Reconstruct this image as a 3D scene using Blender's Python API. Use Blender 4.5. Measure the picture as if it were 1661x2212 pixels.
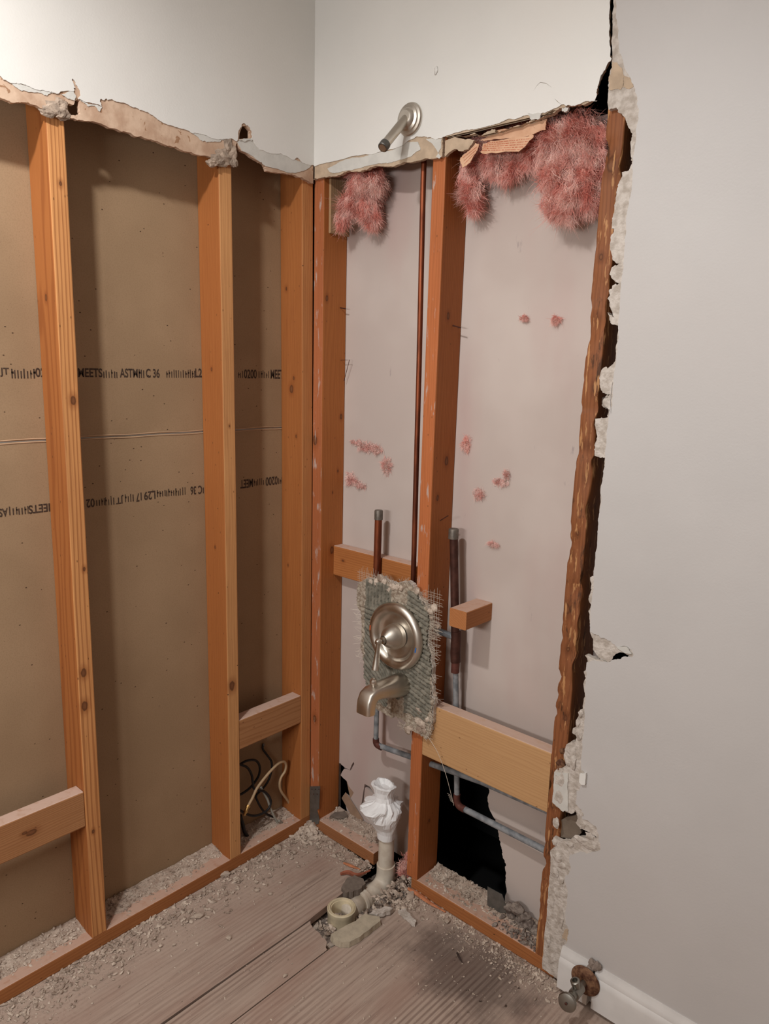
import bpy, bmesh, math, random
import numpy as np
from mathutils import Vector, Matrix, noise as mnoise
from mathutils.geometry import tessellate_polygon
for o in list(bpy.data.objects): bpy.data.objects.remove(o)
S = bpy.context.scene
COL = S.collection
# ------------------------------------------------------------------ camera
W, H = 1661, 2212
CAM = np.array([1.551031, -1.418037, 1.412895]); YAW, PITCH, ROLL, FPX = 0.7308290, -0.1920766, 0.0259445, 1602.64
_f = np.array([-math.sin(YAW)*math.cos(PITCH), math.cos(YAW)*math.cos(PITCH), math.sin(PITCH)])
_r = np.array([math.cos(YAW), math.sin(YAW), 0.0]); _u = np.cross(_r, _f)
_c, _s = math.cos(ROLL), math.sin(ROLL)
RGT, UPV = _c*_r + _s*_u, -_s*_r + _c*_u
cd = bpy.data.cameras.new('camera'); cam = bpy.data.objects.new('camera', cd); COL.objects.link(cam)
cd.sensor_fit = 'HORIZONTAL'; cd.sensor_width = 36; cd.lens = FPX/W*36; cd.clip_start = .02
cam.matrix_world = Matrix(((RGT[0], UPV[0], -_f[0], CAM[0]), (RGT[1], UPV[1], -_f[1], CAM[1]), (RGT[2], UPV[2], -_f[2], CAM[2]), (0, 0, 0, 1)))
S.camera = cam
# ------------------------------------------------------------------ world, lamps, exposure
wd = bpy.data.worlds.new('world'); S.world = wd; wd.use_nodes = True
wd.node_tree.nodes['Background'].inputs[0].default_value = (1, .95, .9, 1)
wd.node_tree.nodes['Background'].inputs[1].default_value = 0.0
S.view_settings.view_transform = 'Standard'; S.view_settings.look = 'None'
S.view_settings.gamma = 1; S.view_settings.use_curve_mapping = False
S.view_settings.exposure = -0.20
def lamp(name, typ, loc, energy, color, **kw):
    d = bpy.data.lights.new(name, typ); d.energy = energy; d.color = color
    for k, v in kw.items(): setattr(d, k, v)
    o = bpy.data.objects.new(name, d); o.location = loc; COL.objects.link(o); return o
lamp('ceiling_downlight', 'SPOT', (.58, -1.35, 2.425), 92, (1, .992, .98), spot_size=math.radians(174), spot_blend=.6, shadow_soft_size=.045)
v = lamp('vanity_lamp', 'AREA', (.95, -2.6, 1.55), 25, (1, .992, .98), shape='RECTANGLE', size=.8, size_y=.2)
v.rotation_euler = Vector((-.02, 1, -.12)).to_track_quat('-Z', 'Y').to_euler()
# ------------------------------------------------------------------ photo measurements to metric wall coordinates
def _plane(u, v, ax, val):
    d = RGT*((u - W/2)/FPX) - UPV*((v - H/2)/FPX) + _f
    return CAM + d*((val - CAM[ax])/d[ax])
def PL(u, v, x=0.0):
    q = _plane(u, v, 0, x); return (float(q[1]), float(q[2]))        # (y, z) on the left wall
def PR(u, v, y=0.0):
    q = _plane(u, v, 1, y); return (float(q[0]), float(q[2]))        # (x, z) on the right wall
def PF(u, v, z=0.0):
    q = _plane(u, v, 2, z); return (float(q[0]), float(q[1]))        # (x, y) on the floor
def zz(ox, oy, sc, pts): return [(ox + a/sc, oy + b/sc) for a, b in pts]
# ------------------------------------------------------------------ mesh helpers
def rnd(seed): return random.Random(seed)
class MB:
    def __init__(s): s.v = []; s.f = []; s.c = []
    def add(s, vs, fs, col=None):
        n = len(s.v); s.v += [tuple(q) for q in vs]; s.f += [tuple(i + n for i in q) for q in fs]
        s.c += [col]*len(vs)
        return s
    def box(s, a, b):
        x0, y0, z0 = a; x1, y1, z1 = b
        return s.add([(x0,y0,z0),(x1,y0,z0),(x1,y1,z0),(x0,y1,z0),(x0,y0,z1),(x1,y0,z1),(x1,y1,z1),(x0,y1,z1)],
                     [(0,3,2,1),(4,5,6,7),(0,1,5,4),(1,2,6,5),(2,3,7,6),(3,0,4,7)])
    def loft(s, rings, caps=True, closed=True):
        n = len(rings[0]); vs = [q for r in rings for q in r]; fs = []
        for i in range(len(rings) - 1):
            for j in range(n if closed else n - 1):
                k = (j + 1) % n
                fs.append((i*n + j, i*n + k, (i + 1)*n + k, (i + 1)*n + j))
        if caps: fs.append(tuple(range(n))[::-1]); fs.append(tuple((len(rings) - 1)*n + j for j in range(n)))
        return s.add(vs, fs)
    def tube(s, pts, r, seg=10, caps=True):
        pts = [Vector(q) for q in pts]; n = len(pts)
        rs = r if isinstance(r, (list, tuple)) else [r]*n
        t0 = (pts[1] - pts[0]).normalized()
        a = t0.orthogonal().normalized(); rings = []
        for i in range(n):
            t = (pts[min(i + 1, n - 1)] - pts[max(i - 1, 0)]).normalized()
            a = (a - t*a.dot(t)).normalized(); b = t.cross(a)
            rings.append([pts[i] + (a*math.cos(k*2*math.pi/seg) + b*math.sin(k*2*math.pi/seg))*rs[i] for k in range(seg)])
        return s.loft(rings, caps)
    def lathe(s, prof, o, ax, seg=48):
        o = Vector(o); ax = Vector(ax).normalized(); a = ax.orthogonal().normalized(); b = ax.cross(a)
        rings = [[o + ax*h + (a*math.cos(k*2*math.pi/seg) + b*math.sin(k*2*math.pi/seg))*max(r, 1e-5) for k in range(seg)] for r, h in prof]
        return s.loft(rings, True)
    def build(s, name, m, parent=None, smooth=False, kind=None, keep=False):
        off = Vector((0, 0, 0))
        if parent is not None: off = Vector(parent.location) if parent.parent is None else parent.parent.location + parent.location
        me = bpy.data.meshes.new(name)
        me.from_pydata([tuple(Vector(q) - off) for q in s.v], [], s.f); me.update()
        if m: me.materials.append(m)
        if smooth:
            me.polygons.foreach_set('use_smooth', [True]*len(me.polygons))
        if any(c is not None for c in s.c):
            at = me.color_attributes.new('mix', 'FLOAT_COLOR', 'POINT')
            at.data.foreach_set('color', [w for c in s.c for w in ((c or 0.0), (c or 0.0), (c or 0.0), 1.0)])
        o = bpy.data.objects.new(name, me); COL.objects.link(o)
        if parent is not None: o.parent = parent
        if kind: o['kind'] = kind
        return o
def sharp(o, ang=35):
    o.data.set_sharp_from_angle(angle=math.radians(ang)); return o
def tag(o, label, cat, group=None):
    o['label'] = label; o['category'] = cat
    if group: o['group'] = group
    return o
def thing(name, label, cat, loc, group=None):
    o = bpy.data.objects.new(name, None); COL.objects.link(o); o.location = loc; o.empty_display_size = .05
    o.matrix_world = Matrix.Translation(Vector(loc))
    return tag(o, label, cat, group)
def structure(name, loc=(0, 0, 0)):
    o = bpy.data.objects.new(name, None); COL.objects.link(o); o.location = loc; o['kind'] = 'structure'
    o.matrix_world = Matrix.Translation(Vector(loc)); return o
def top(mb, name, m, loc, label, cat, group=None, smooth=False):
    """one-mesh thing whose origin sits at loc"""
    mb.v = [tuple(Vector(q) - Vector(loc)) for q in mb.v]
    o = mb.build(name, m, None, smooth); o.location = loc; return tag(o, label, cat, group)
def jag(pts, seg, amp, seed):
    """fractal tearing of an open polyline"""
    R = rnd(seed); out = []
    def sub(a, b, am):
        d = (b[0] - a[0], b[1] - a[1]); l = math.hypot(*d)
        if l < seg: return []
        k = R.gauss(0, .5)*am; m = ((a[0] + b[0])/2 - d[1]/l*k, (a[1] + b[1])/2 + d[0]/l*k)
        return sub(a, m, am*.6) + [m] + sub(m, b, am*.6)
    for a, b in zip(pts, pts[1:]):
        out.append(a); out += sub(a, b, amp)
    out.append(pts[-1]); return out
def slab(outer, d0, d1, to3, holes=(), mb=None):
    """prism of a 2D outline between depth d0 and d1"""
    mb = mb or MB(); loops = [outer] + list(holes)
    flat = [q for l in loops for q in l]; n = len(flat)
    tri = tessellate_polygon([[Vector((a, b, 0)) for a, b in l] for l in loops])
    vs = [to3(a, b, d1) for a, b in flat] + [to3(a, b, d0) for a, b in flat]
    fs = []
    n0 = None
    for t in tri:
        p = [Vector(vs[i]) for i in t]; fs.append(tuple(t)); fs.append(tuple(i + n for i in reversed(t)))
    k = 0
    for l in loops:
        m = len(l)
        for i in range(m): j = (i + 1) % m; fs.append((k + i, k + j, n + k + j, n + k + i))
        k += m
    return mb.add(vs, fs)
def fixn(o):
    bm = bmesh.new(); bm.from_mesh(o.data); bmesh.ops.recalc_face_normals(bm, faces=bm.faces); bm.to_mesh(o.data); bm.free(); return o
toL = lambda y, z, d: (d, y, z)            # left wall plane, depth = x
toR = lambda x, z, d: (x, -d, z)           # right wall plane, depth = towards the room
def smoothpath(pts, n=6):
    P = [Vector(q) for q in pts]; out = []
    for i in range(len(P) - 1):
        a, b, c, d = P[max(i - 1, 0)], P[i], P[i + 1], P[min(i + 2, len(P) - 1)]
        for k in range(n):
            t = k/n
            out.append(.5*((2*b) + (c - a)*t + (2*a - 5*b + 4*c - d)*t*t + (3*b - a - 3*c + d)*t**3))
    out.append(P[-1]); return out
# ------------------------------------------------------------------ materials
class NT:
    def __init__(s, name, rough=.8, metal=0.0, spec=.3):
        s.m = bpy.data.materials.new(name); s.m.use_nodes = True; s.t = s.m.node_tree
        s.b = s.t.nodes['Principled BSDF']; s.set(s.b.inputs['Roughness'], rough); s.b.inputs['Metallic'].default_value = metal
        s.b.inputs['Specular IOR Level'].default_value = spec
    def set(s, inp, v):
        if isinstance(v, bpy.types.NodeSocket): s.t.links.new(v, inp)
        elif isinstance(v, tuple) and inp.type == 'RGBA' and len(v) == 3: inp.default_value = (*v, 1)
        else: inp.default_value = v
    def n(s, typ, ins=None, **props):
        q = s.t.nodes.new(typ)
        for k, v in props.items(): setattr(q, k, v)
        for k, v in (ins or {}).items(): s.set(q.inputs[k], v)
        return q
    def obj(s): return s.n('ShaderNodeTexCoord').outputs['Object']
    def nrm(s): return s.n('ShaderNodeNewGeometry').outputs['Normal']
    def map(s, vec, loc=(0, 0, 0), sc=(1, 1, 1), rot=(0, 0, 0)):
        return s.n('ShaderNodeMapping', {'Vector': vec, 'Location': loc, 'Scale': sc, 'Rotation': rot}).outputs[0]
    def noise(s, vec, scale, detail=3, rough=.5, dist=0.0):
        return s.n('ShaderNodeTexNoise', {'Vector': vec, 'Scale': scale, 'Detail': detail, 'Roughness': rough, 'Distortion': dist}).outputs[0]
    def math(s, op, a, b=0.0, c=0.0, clamp=False):
        return s.n('ShaderNodeMath', {0: a, 1: b, 2: c}, operation=op, use_clamp=clamp).outputs[0]
    def rng(s, v, a, b, c=0.0, d=1.0, smooth=True):
        return s.n('ShaderNodeMapRange', {'Value': v, 'From Min': a, 'From Max': b, 'To Min': c, 'To Max': d}, interpolation_type='SMOOTHSTEP' if smooth else 'LINEAR').outputs[0]
    def mix(s, f, a, b, blend='MIX'):
        q = s.n('ShaderNodeMix', data_type='RGBA', blend_type=blend); s.set(q.inputs[0], f); s.set(q.inputs[6], a); s.set(q.inputs[7], b); return q.outputs[2]
    def sep(s, v):
        q = s.n('ShaderNodeSeparateXYZ', {0: v}); return q.outputs
    def vor(s, vec, scale, feat='F1', rand=1.0):
        return s.n('ShaderNodeTexVoronoi', {'Vector': vec, 'Scale': scale, 'Randomness': rand}, feature=feat).outputs['Distance']
    def bump(s, h, strength=.3, dist=.002, chain=None):
        ins = {'Height': h, 'Strength': strength, 'Distance': dist}
        if chain is not None: ins['Normal'] = chain
        q = s.n('ShaderNodeBump', ins).outputs[0]; s.set(s.b.inputs['Normal'], q); return q
    def col(s, v): s.set(s.b.inputs['Base Color'], v); return s.m
def srgb(r, g, b):
    f = lambda c: (c/255)/12.92 if c <= 10 else (((c/255) + .055)/1.055)**2.4
    return (f(r), f(g), f(b))
def mat_plain(name, c, rough=.7, metal=0.0, var=.12, scale=25, bump=.0):
    t = NT(name, rough, metal); o = t.obj()
    k = t.noise(o, scale, 4); col = t.mix(t.rng(k, .3, .7), tuple(q*(1 - var) for q in c), tuple(min(1, q*(1 + var)) for q in c))
    if bump: t.bump(t.noise(o, scale*6, 3), bump, .002)
    return t.col(col)
def mat_paint(name, c, sheen=.45):
    t = NT(name, sheen, spec=.35); o = t.obj()
    k = t.noise(o, 3.2, 3); col = t.mix(t.rng(k, .35, .65), tuple(q*.955 for q in c), c)
    k2 = t.noise(o, 1.7, 2); col = t.mix(t.math('MULTIPLY', t.rng(k2, .45, .7), .35), col, (c[0]*.97, c[1]*.93, c[2]*.91))
    b = t.noise(o, 260, 3); b2 = t.noise(o, 12, 2)
    ch = t.bump(b, .16, .0012); t.bump(b2, .12, .006, ch)
    return t.col(col)
def mat_wood(name, axis='Z', base=(.46, .17, .047), dark=(.27, .075, .018), front=None, front_n=None, seed=0, knots=(), smear=0.0, dust=0.0, rot=0.0, weather=0.0, ring=55, contrast=1.0, blot=.55):
    t = NT(name, .62, spec=.25); o = t.obj(); ai = 'XYZ'.index(axis); R = rnd(seed)
    st = [1, 1, 1]; st[ai] = .10; off = [R.uniform(-.05, .05) for _ in range(3)]; off[(ai + 1) % 3] += .07; off[(ai + 2) % 3] += .11; off[ai] += R.uniform(0, 5)
    g = t.map(o, tuple(off), tuple(st))
    w = t.n('ShaderNodeTexWave', {'Vector': g, 'Scale': ring, 'Distortion': 19.0, 'Detail': 3.0, 'Detail Scale': .30, 'Detail Roughness': .45}, wave_type='RINGS', rings_direction=axis).outputs['Fac']
    st2 = [420, 420, 420]; st2[ai] = 9
    fib = t.noise(t.map(o, (seed, 0, 0), tuple(st2)), 1.0, 3, .6)
    big = t.noise(t.map(o, (seed*1.7, 2, 1), tuple(6 if i != ai else 1.6 for i in range(3))), 1.0, 3)
    mid = tuple((a + b)/2 for a, b in zip(base, dark))
    a_ = base
    if front is not None:
        q = t.n('ShaderNodeVectorMath', {0: t.nrm(), 1: front_n}, operation='DOT_PRODUCT').outputs['Value']
        fm = t.rng(q, .6, .9); a_ = t.mix(fm, base, front)
    col = t.mix(t.math('MULTIPLY', t.rng(w, .45, 1.0), .55*contrast), a_, t.mix(.55, a_, dark) if front is not None else mid)
    col = t.mix(t.math('MULTIPLY', t.rng(big, .42, .72), blot), col, t.mix(.5, col, dark))
    col = t.mix(t.math('MULTIPLY', t.rng(fib, .45, .75), .35), col, dark, 'MULTIPLY') if False else t.mix(t.math('MULTIPLY', t.rng(fib, .48, .8), .4), col, dark)
    for (kx, ky, kz, kr) in knots:
        sc = [1/kr]*3; sc[ai] *= .62
        dv = t.n('ShaderNodeVectorMath', {0: t.map(o, tuple(-a*b for a, b in zip((kx, ky, kz), sc)), tuple(sc))}, operation='LENGTH').outputs['Value']
        dv = t.math('ADD', dv, t.math('MULTIPLY', t.math('SUBTRACT', t.noise(o, 90, 2), .5), .35))
        dv = t.math('MULTIPLY', dv, 1.55)
        col = t.mix(t.rng(dv, 2.6, .8, 0, .5), col, dark)
        col = t.mix(t.rng(dv, 1.1, .75, 0, .85), col, (.10, .035, .014)); col = t.mix(t.rng(dv, .75, .3, 0, .8), col, (.22, .085, .034))
    nh = t.vor(t.map(o, (seed*.37, seed*.71, .3)), 17.0)
    col = t.mix(t.rng(nh, .035, .022), col, (.02, .01, .007))
    nh = t.vor(t.map(o, (seed*.7, seed*.1, .9), tuple(60 if i != ai else 24 for i in range(3))), 1.0)
    col = t.mix(t.rng(nh, .085, .05, 0, .75), col, (.09, .035, .015))
    if smear:
        s1 = t.noise(t.map(o, (seed, 5, 1), tuple(70 if i != ai else 16 for i in range(3))), 1.0, 5, .65)
        q = t.n('ShaderNodeVectorMath', {0: t.nrm(), 1: front_n or (0, -1, 0)}, operation='DOT_PRODUCT').outputs['Value']
        col = t.mix(t.math('MULTIPLY', t.math('MULTIPLY', t.rng(s1, .68 - smear*.2, .76 - smear*.15), t.rng(q, .6, .9)), .85), col, srgb(186, 168, 158))
    if weather:
        s2 = t.noise(t.map(o, (seed + 3, 1, 1), tuple(60 if i != ai else 12 for i in range(3))), 1.0, 5, .65)
        col = t.mix(t.math('MULTIPLY', t.rng(s2, .56, .66), weather), col, (.035, .018, .01))
        s3 = t.noise(t.map(o, (seed + 9, 1, 4), tuple(110 if i != ai else 13 for i in range(3))), 1.0, 4, .6)
        col = t.mix(t.math('MULTIPLY', t.rng(s3, .57, .63), .9), col, srgb(188, 138, 92))
    if dust:
        nz = t.sep(t.nrm())[2]; d1 = t.noise(o, 55, 4)
        dm = t.math('MULTIPLY', t.rng(nz, .55, .85), t.rng(d1, .2, .5, .55, 1.0))
        col = t.mix(t.math('MULTIPLY', dm, dust), col, srgb(205, 176, 160))
    t.bump(t.math('ADD', t.math('MULTIPLY', fib, .6), t.math('MULTIPLY', w, .4)), .22, .0012)
    return t.col(col)
PAINT_W = mat_paint('white_wall_paint', srgb(229, 227, 222))
PAINT_G = mat_paint('grey_wall_paint', srgb(197, 193, 190))
t = NT('gypsum', .95, spec=.1); o = t.obj(); GYPSUM = t.col(t.mix(t.rng(t.noise(o, 70, 4), .35, .65), srgb(178, 167, 156), srgb(206, 197, 188))); t.bump(t.noise(o, 180, 5), .6, .004)
t = NT('brown_gypsum_paper', .9, spec=.12); o = t.obj(); c_ = t.mix(t.rng(t.noise(o, 22, 4, .6), .35, .65), srgb(186, 154, 130), srgb(208, 180, 156))
c_ = t.mix(t.rng(t.noise(t.map(o, (3, 3, 3)), 45, 3, .6, .6), .64, .67, 0, .8), c_, srgb(150, 108, 76)); t.bump(t.noise(o, 60, 4), .4, .003); BROWNPAPER = t.col(c_)
SKIM = mat_plain('grey_skim_coat', srgb(206, 203, 196), .85, var=.06, scale=30, bump=.25)
TANTORN = mat_plain('tan_torn_board', srgb(190, 168, 144), .9, var=.12, scale=40, bump=.4)
t = NT('kraft_board_back', .88, spec=.15); o = t.obj()
c_ = t.mix(t.rng(t.noise(o, 5, 3), .3, .7), srgb(158, 131, 102), srgb(168, 140, 110)); c_ = t.mix(t.rng(t.noise(o, 350, 2), .4, .7, 0, .25), c_, srgb(134, 110, 84))
sp = t.vor(t.map(o, (0, .3, .1), (1, 1, 1.6)), 30); c_ = t.mix(t.rng(sp, .075, .045, 0, .9), c_, srgb(58, 38, 28))
sp = t.vor(t.map(o, (0, .9, .4)), 75); c_ = t.mix(t.rng(sp, .06, .035, 0, .6), c_, srgb(90, 62, 46)); KRAFT = t.col(c_)
t = NT('pinkish_grey_board_back', .85, spec=.15); o = t.obj()
c_ = t.mix(t.rng(t.noise(o, 3.5, 3), .35, .65), srgb(190, 176, 168), srgb(199, 186, 178)); c_ = t.mix(t.rng(t.noise(t.map(o, (1, 0, 0), (5, 1, 1.4)), 1.0, 3), .5, .75, 0, .6), c_, srgb(186, 158, 152))
sm = t.noise(t.map(o, (2, 0, 3), (30, 1, 11)), 1.0, 4, .65); c_ = t.mix(t.rng(sm, .66, .76, 0, .45), c_, srgb(128, 112, 116)); GREYBOARD = t.col(c_)
INK = mat_plain('black_stamp_ink', srgb(72, 56, 46), .8, var=.3, scale=200)
PINKW = None
t = NT('pink_fibreglass', .95, spec=.05); o = t.obj(); c_ = t.mix(t.rng(t.noise(o, 26, 4, .6), .32, .68), srgb(218, 132, 118), srgb(250, 208, 196)); t.col(c_)
t.b.inputs['Subsurface Weight'].default_value = .25; t.b.inputs['Subsurface Radius'].default_value = (.01, .004, .003); PINK = t.m
t = NT('pale_pink_fibreglass', .95, spec=.05); o = t.obj(); PALEPINK = t.col(t.mix(t.rng(t.noise(o, 60, 4, .6), .32, .68), srgb(222, 160, 150), srgb(238, 206, 196)))
t = NT('pink_fibreglass_core', .95, spec=.05); o = t.obj(); c_ = t.mix(t.rng(t.noise(o, 40, 4, .6), .32, .68), srgb(186, 106, 94), srgb(232, 168, 152)); PINKCORE = t.col(c_); t.bump(t.noise(o, 120, 4), .8, .006)
NICKEL = NT('brushed_nickel', .34, 1.0); o = NICKEL.obj(); k = NICKEL.noise(o, 14, 4, .6); NICKEL.set(NICKEL.b.inputs['Roughness'], NICKEL.rng(k, .3, .7, .27, .46)); NICKEL = NICKEL.col(NICKEL.mix(NICKEL.rng(NICKEL.noise(o, 9, 4), .4, .7), srgb(214, 207, 197), srgb(190, 182, 170)))
CHROME = mat_plain('dull_chrome', srgb(150, 146, 138), .42, 1.0, .1)
t = NT('aged_copper', .5, .75); o = t.obj(); c_ = t.mix(t.rng(t.noise(t.map(o, (0, 0, 0), (30, 30, 6)), 1.0, 4, .6), .35, .65), srgb(150, 84, 56), srgb(92, 50, 36)); COPPER = t.col(c_)
DARKCOPPER = mat_plain('tarnished_copper', srgb(82, 52, 44), .55, .5, .3, 40)
SOLDER = mat_plain('grey_solder_cap', srgb(112, 104, 96), .5, .5, .25, 80)
t = NT('blue_grey_pipe', .6, .1); o = t.obj(); PIPEGREY = t.col(t.mix(t.rng(t.noise(o, 45, 4), .35, .65), srgb(112, 116, 120), srgb(150, 152, 154)))
REDFIT = mat_plain('brown_pipe_fitting', srgb(98, 58, 50), .6, .3, .25, 60)
t = NT('dusty_pvc', .45); o = t.obj(); PVC = t.col(t.mix(t.rng(t.noise(o, 30, 4), .4, .7), srgb(216, 206, 190), srgb(196, 182, 164)))
PVCY = mat_plain('yellowed_pvc', srgb(208, 194, 164), .5, var=.1, scale=40)
t = NT('white_plastic_film', .4, spec=.4); t.b.inputs['Subsurface Weight'].default_value = .15; t.b.inputs['Subsurface Radius'].default_value = (.01, .01, .01); PAPER = t.col(srgb(240, 240, 240))
t = NT('thinset_mortar', .95, spec=.1); o = t.obj(); at = t.n('ShaderNodeAttribute', attribute_name='mix').outputs['Fac']
g1 = t.mix(t.rng(t.noise(o, 60, 4), .35, .65), srgb(112, 108, 97), srgb(138, 132, 119)); g2 = t.mix(t.rng(t.noise(o, 110, 4, .7), .4, .6), srgb(176, 164, 148), srgb(140, 124, 108))
MORTAR = t.col(t.mix(t.rng(t.math('ADD', at, t.math('MULTIPLY', t.math('SUBTRACT', t.noise(o, 90, 3), .5), .5)), .42, .58), g1, g2)); t.bump(t.noise(o, 420, 4), .5, .0015)
FIBRE = mat_plain('glass_fibre_mesh', srgb(214, 202, 186), .7, var=.05)
t = NT('plaster_rubble', .95, spec=.08); o = t.obj(); RUBBLE = t.col(t.mix(t.rng(t.noise(o, 38, 3, .7), .35, .65), srgb(148, 130, 116), srgb(208, 192, 176)))
t = NT('dark_rubble', .95, spec=.08); o = t.obj(); RUBBLED = t.col(t.mix(t.rng(t.noise(o, 60, 4, .7), .35, .65), srgb(96, 84, 78), srgb(150, 138, 128))); t.bump(t.noise(o, 160, 4), .5, .003)
t = NT('dust_bed', .98, spec=.05); o = t.obj(); c_ = t.mix(t.rng(t.noise(o, 55, 4, .7), .35, .65), srgb(176, 154, 138), srgb(206, 188, 172)); c_ = t.mix(t.rng(t.vor(o, 160), .25, .12, 0, .55), c_, srgb(120, 104, 94)); DUST = t.col(c_); t.bump(t.noise(o, 190, 4, .7), .9, .004)
CONCRETE = mat_plain('pale_concrete', srgb(178, 166, 146), .95, var=.1, scale=60, bump=.4)
GREYSTONE = mat_plain('grey_concrete', srgb(120, 108, 98), .95, var=.12, scale=90, bump=.5)
STEEL = mat_plain('galvanised_steel', srgb(122, 122, 118), .45, .7, .15, 50)
BLACKRUB = mat_plain('black_cable_jacket', srgb(34, 32, 32), .45, var=.2)
GREYCABLE = mat_plain('grey_cable_jacket', srgb(150, 148, 138), .5, var=.15)
TANCABLE = mat_plain('tan_cable_jacket', srgb(186, 158, 124), .5, var=.12)
BRASS = mat_plain('brass_connector', srgb(196, 158, 100), .35, .9, .1)
t = NT('rusty_steel', .7, .3); o = t.obj(); RUST = t.col(t.mix(t.rng(t.noise(o, 80, 4, .65), .35, .65), srgb(84, 52, 38), srgb(140, 104, 78)))
BASEPAINT = mat_plain('white_trim_paint', srgb(214, 210, 206), .35, var=.04, scale=20)
REDPRINT = mat_plain('red_print', srgb(186, 92, 66), .9)
t = NT('kraft_facing', .85); o = t.obj(); KFACE = t.col(t.mix(t.rng(t.noise(o, 30, 3), .3, .7), srgb(204, 156, 124), srgb(220, 178, 146)))
VOID = mat_plain('painted_cavity_dark', (.006, .006, .006), .9)  # flat black painted in for the darkness inside the wall cavity
REDMARK = mat_plain('hot_mark', srgb(200, 90, 50), .5); BLUEMARK = mat_plain('cold_mark', srgb(50, 110, 190), .5)
# floor planks: weathered softwood with dust
def mat_floor(seed, tone=1.0, amp=1.0):
    t = NT('weathered_subfloor', .85, spec=.15); o = t.n('ShaderNodeNewGeometry').outputs['Position']
    w1 = t.noise(t.map(o, (seed*.4, seed, 0), (5, 1.3, 1)), 1.0, 3)
    g = t.map(o, (.31 + seed*.13, seed*.7, .05), (1, .10, 1))
    w = t.n('ShaderNodeTexWave', {'Vector': g, 'Scale': 24.0, 'Distortion': 26.0, 'Detail': 3.0, 'Detail Scale': .12, 'Detail Roughness': .5}, wave_type='BANDS', bands_direction='X').outputs['Fac']
    st_ = t.noise(t.map(o, (seed + 2, 0, 0), (95, 3.2, 95)), 1.0, 5, .7)
    fib = t.noise(t.map(o, (seed, 0, 0), (420, 14, 420)), 1.0, 4, .65); big = t.noise(t.map(o, (seed, 0, 0), (9, 3, 9)), 1.0, 4)
    k = tone; c0 = tuple(q*k for q in srgb(176, 156, 142)); c1 = tuple(q*k for q in srgb(112, 90, 80))
    col = t.mix(t.math('MULTIPLY', t.rng(w, .35, .95), t.rng(w1, .35, .65, .08*amp, .75*amp)), c0, c1); col = t.mix(t.rng(st_, .5, .72, 0, .75), col, c1); col = t.mix(t.rng(fib, .45, .75, 0, .4), col, c1)
    col = t.mix(t.rng(big, .45, .7, 0, .45), col, srgb(146, 112, 98))
    x, y, z = t.sep(o); dn = t.noise(o, 6, 4, .65)
    near = t.rng(t.math('ADD', x, t.math('MULTIPLY', t.math('SUBTRACT', dn, .5), .35)), .0, .24, .95, .05)
    near2 = t.rng(t.math('ADD', y, t.math('MULTIPLY', t.math('SUBTRACT', dn, .5), .25)), .0, -.16, .75, .0)
    dm = t.math('MAXIMUM', near, near2); sp = t.noise(o, 120, 4, .7)
    dm = t.math('MULTIPLY', dm, t.rng(sp, .3, .55, .35, 1.0)); dm = t.math('MAXIMUM', dm, t.rng(t.noise(o, 3.1, 4, .6), .5, .8, .06, .5))
    col = t.mix(dm, col, srgb(180, 160, 146))
    # dark water stain beside the faucet wall
    st = t.n('ShaderNodeVectorMath', {0: t.map(o, (-.70/.2, .12/.13, 0), (1/.2, 1/.13, 0))}, operation='LENGTH').outputs['Value']
    st = t.math('ADD', st, t.math('MULTIPLY', t.math('SUBTRACT', t.noise(o, 13, 4, .65), .5), 1.6))
    col = t.mix(t.rng(st, 1.25, .35, 0, .6), col, srgb(70, 58, 54))
    sp2 = t.noise(o, 45, 4, .6); col = t.mix(t.math('MULTIPLY', t.rng(sp2, .64, .7), t.rng(st, 1.6, .6, 0, .85)), col, srgb(52, 38, 30))
    t.bump(t.math('ADD', t.math('MULTIPLY', t.math('MULTIPLY', w, w1), amp), t.math('MULTIPLY', st_, -.8)), .3, .002)
    return t.col(col)
# ================================================================== STRUCTURE
ROOMX, ROOMY, CEIL, D = 2.9, -2.7, 2.44, .089
fl = structure('floor')
b = MB().box((-.3, ROOMY, -.16), (ROOMX, .7, -.13)).build('blackened_subfloor', VOID, fl)  # black sheet under the planks, its colour standing in for underfloor darkness
FM = [mat_floor(0, 1.0, .4), mat_floor(2, .97, .7), mat_floor(5)]
def plank(poly, m): return fixn(slab(poly, -.019, 0, lambda x, y, d: (x, y, d)).build('plank', m, fl))
plank(jag([(.262, -.005), (.266, -.10), (.288, -.125), (.298, -.27), (.296, -.6), (.3, ROOMY)], .02, .0015, 1) + [(-.2, ROOMY), (-.2, .094), (.1, .094), (.17, -.005)], FM[0])
plank([(.3025, ROOMY), (.405, ROOMY)] + jag([(.405, -.31), (.38, -.29), (.35, -.285), (.3025, -.272)], .01, .006, 3), FM[1])
plank([(.408, ROOMY)] + [(1.05, ROOMY), (1.05, .094), (.44, .094), (.44, .09)] + jag([(.43, .0), (.425, -.06), (.415, -.19), (.408, -.3)], .02, .008, 4), FM[2])
plank([(1.053, ROOMY), (ROOMX, ROOMY), (ROOMX, .094), (1.053, .094)], FM[0])
cl = MB().box((-.3, ROOMY, CEIL), (ROOMX, .2, CEIL + .02)).build('ceiling', mat_paint('ceiling_paint', srgb(232, 230, 226))); cl['kind'] = 'structure'
PAINT_D = mat_paint('dimmed_wall_paint', srgb(158, 146, 136))  # unseen walls given a darker tone to cut bounced fill light
wb = MB().box((-.2, ROOMY - .02, 0), (ROOMX, ROOMY, CEIL)).build('wall_back', PAINT_D); wb['kind'] = 'structure'
wf = MB().box((ROOMX, ROOMY, 0), (ROOMX + .02, .2, CEIL)).build('wall_far', PAINT_D); wf['kind'] = 'structure'
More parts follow.
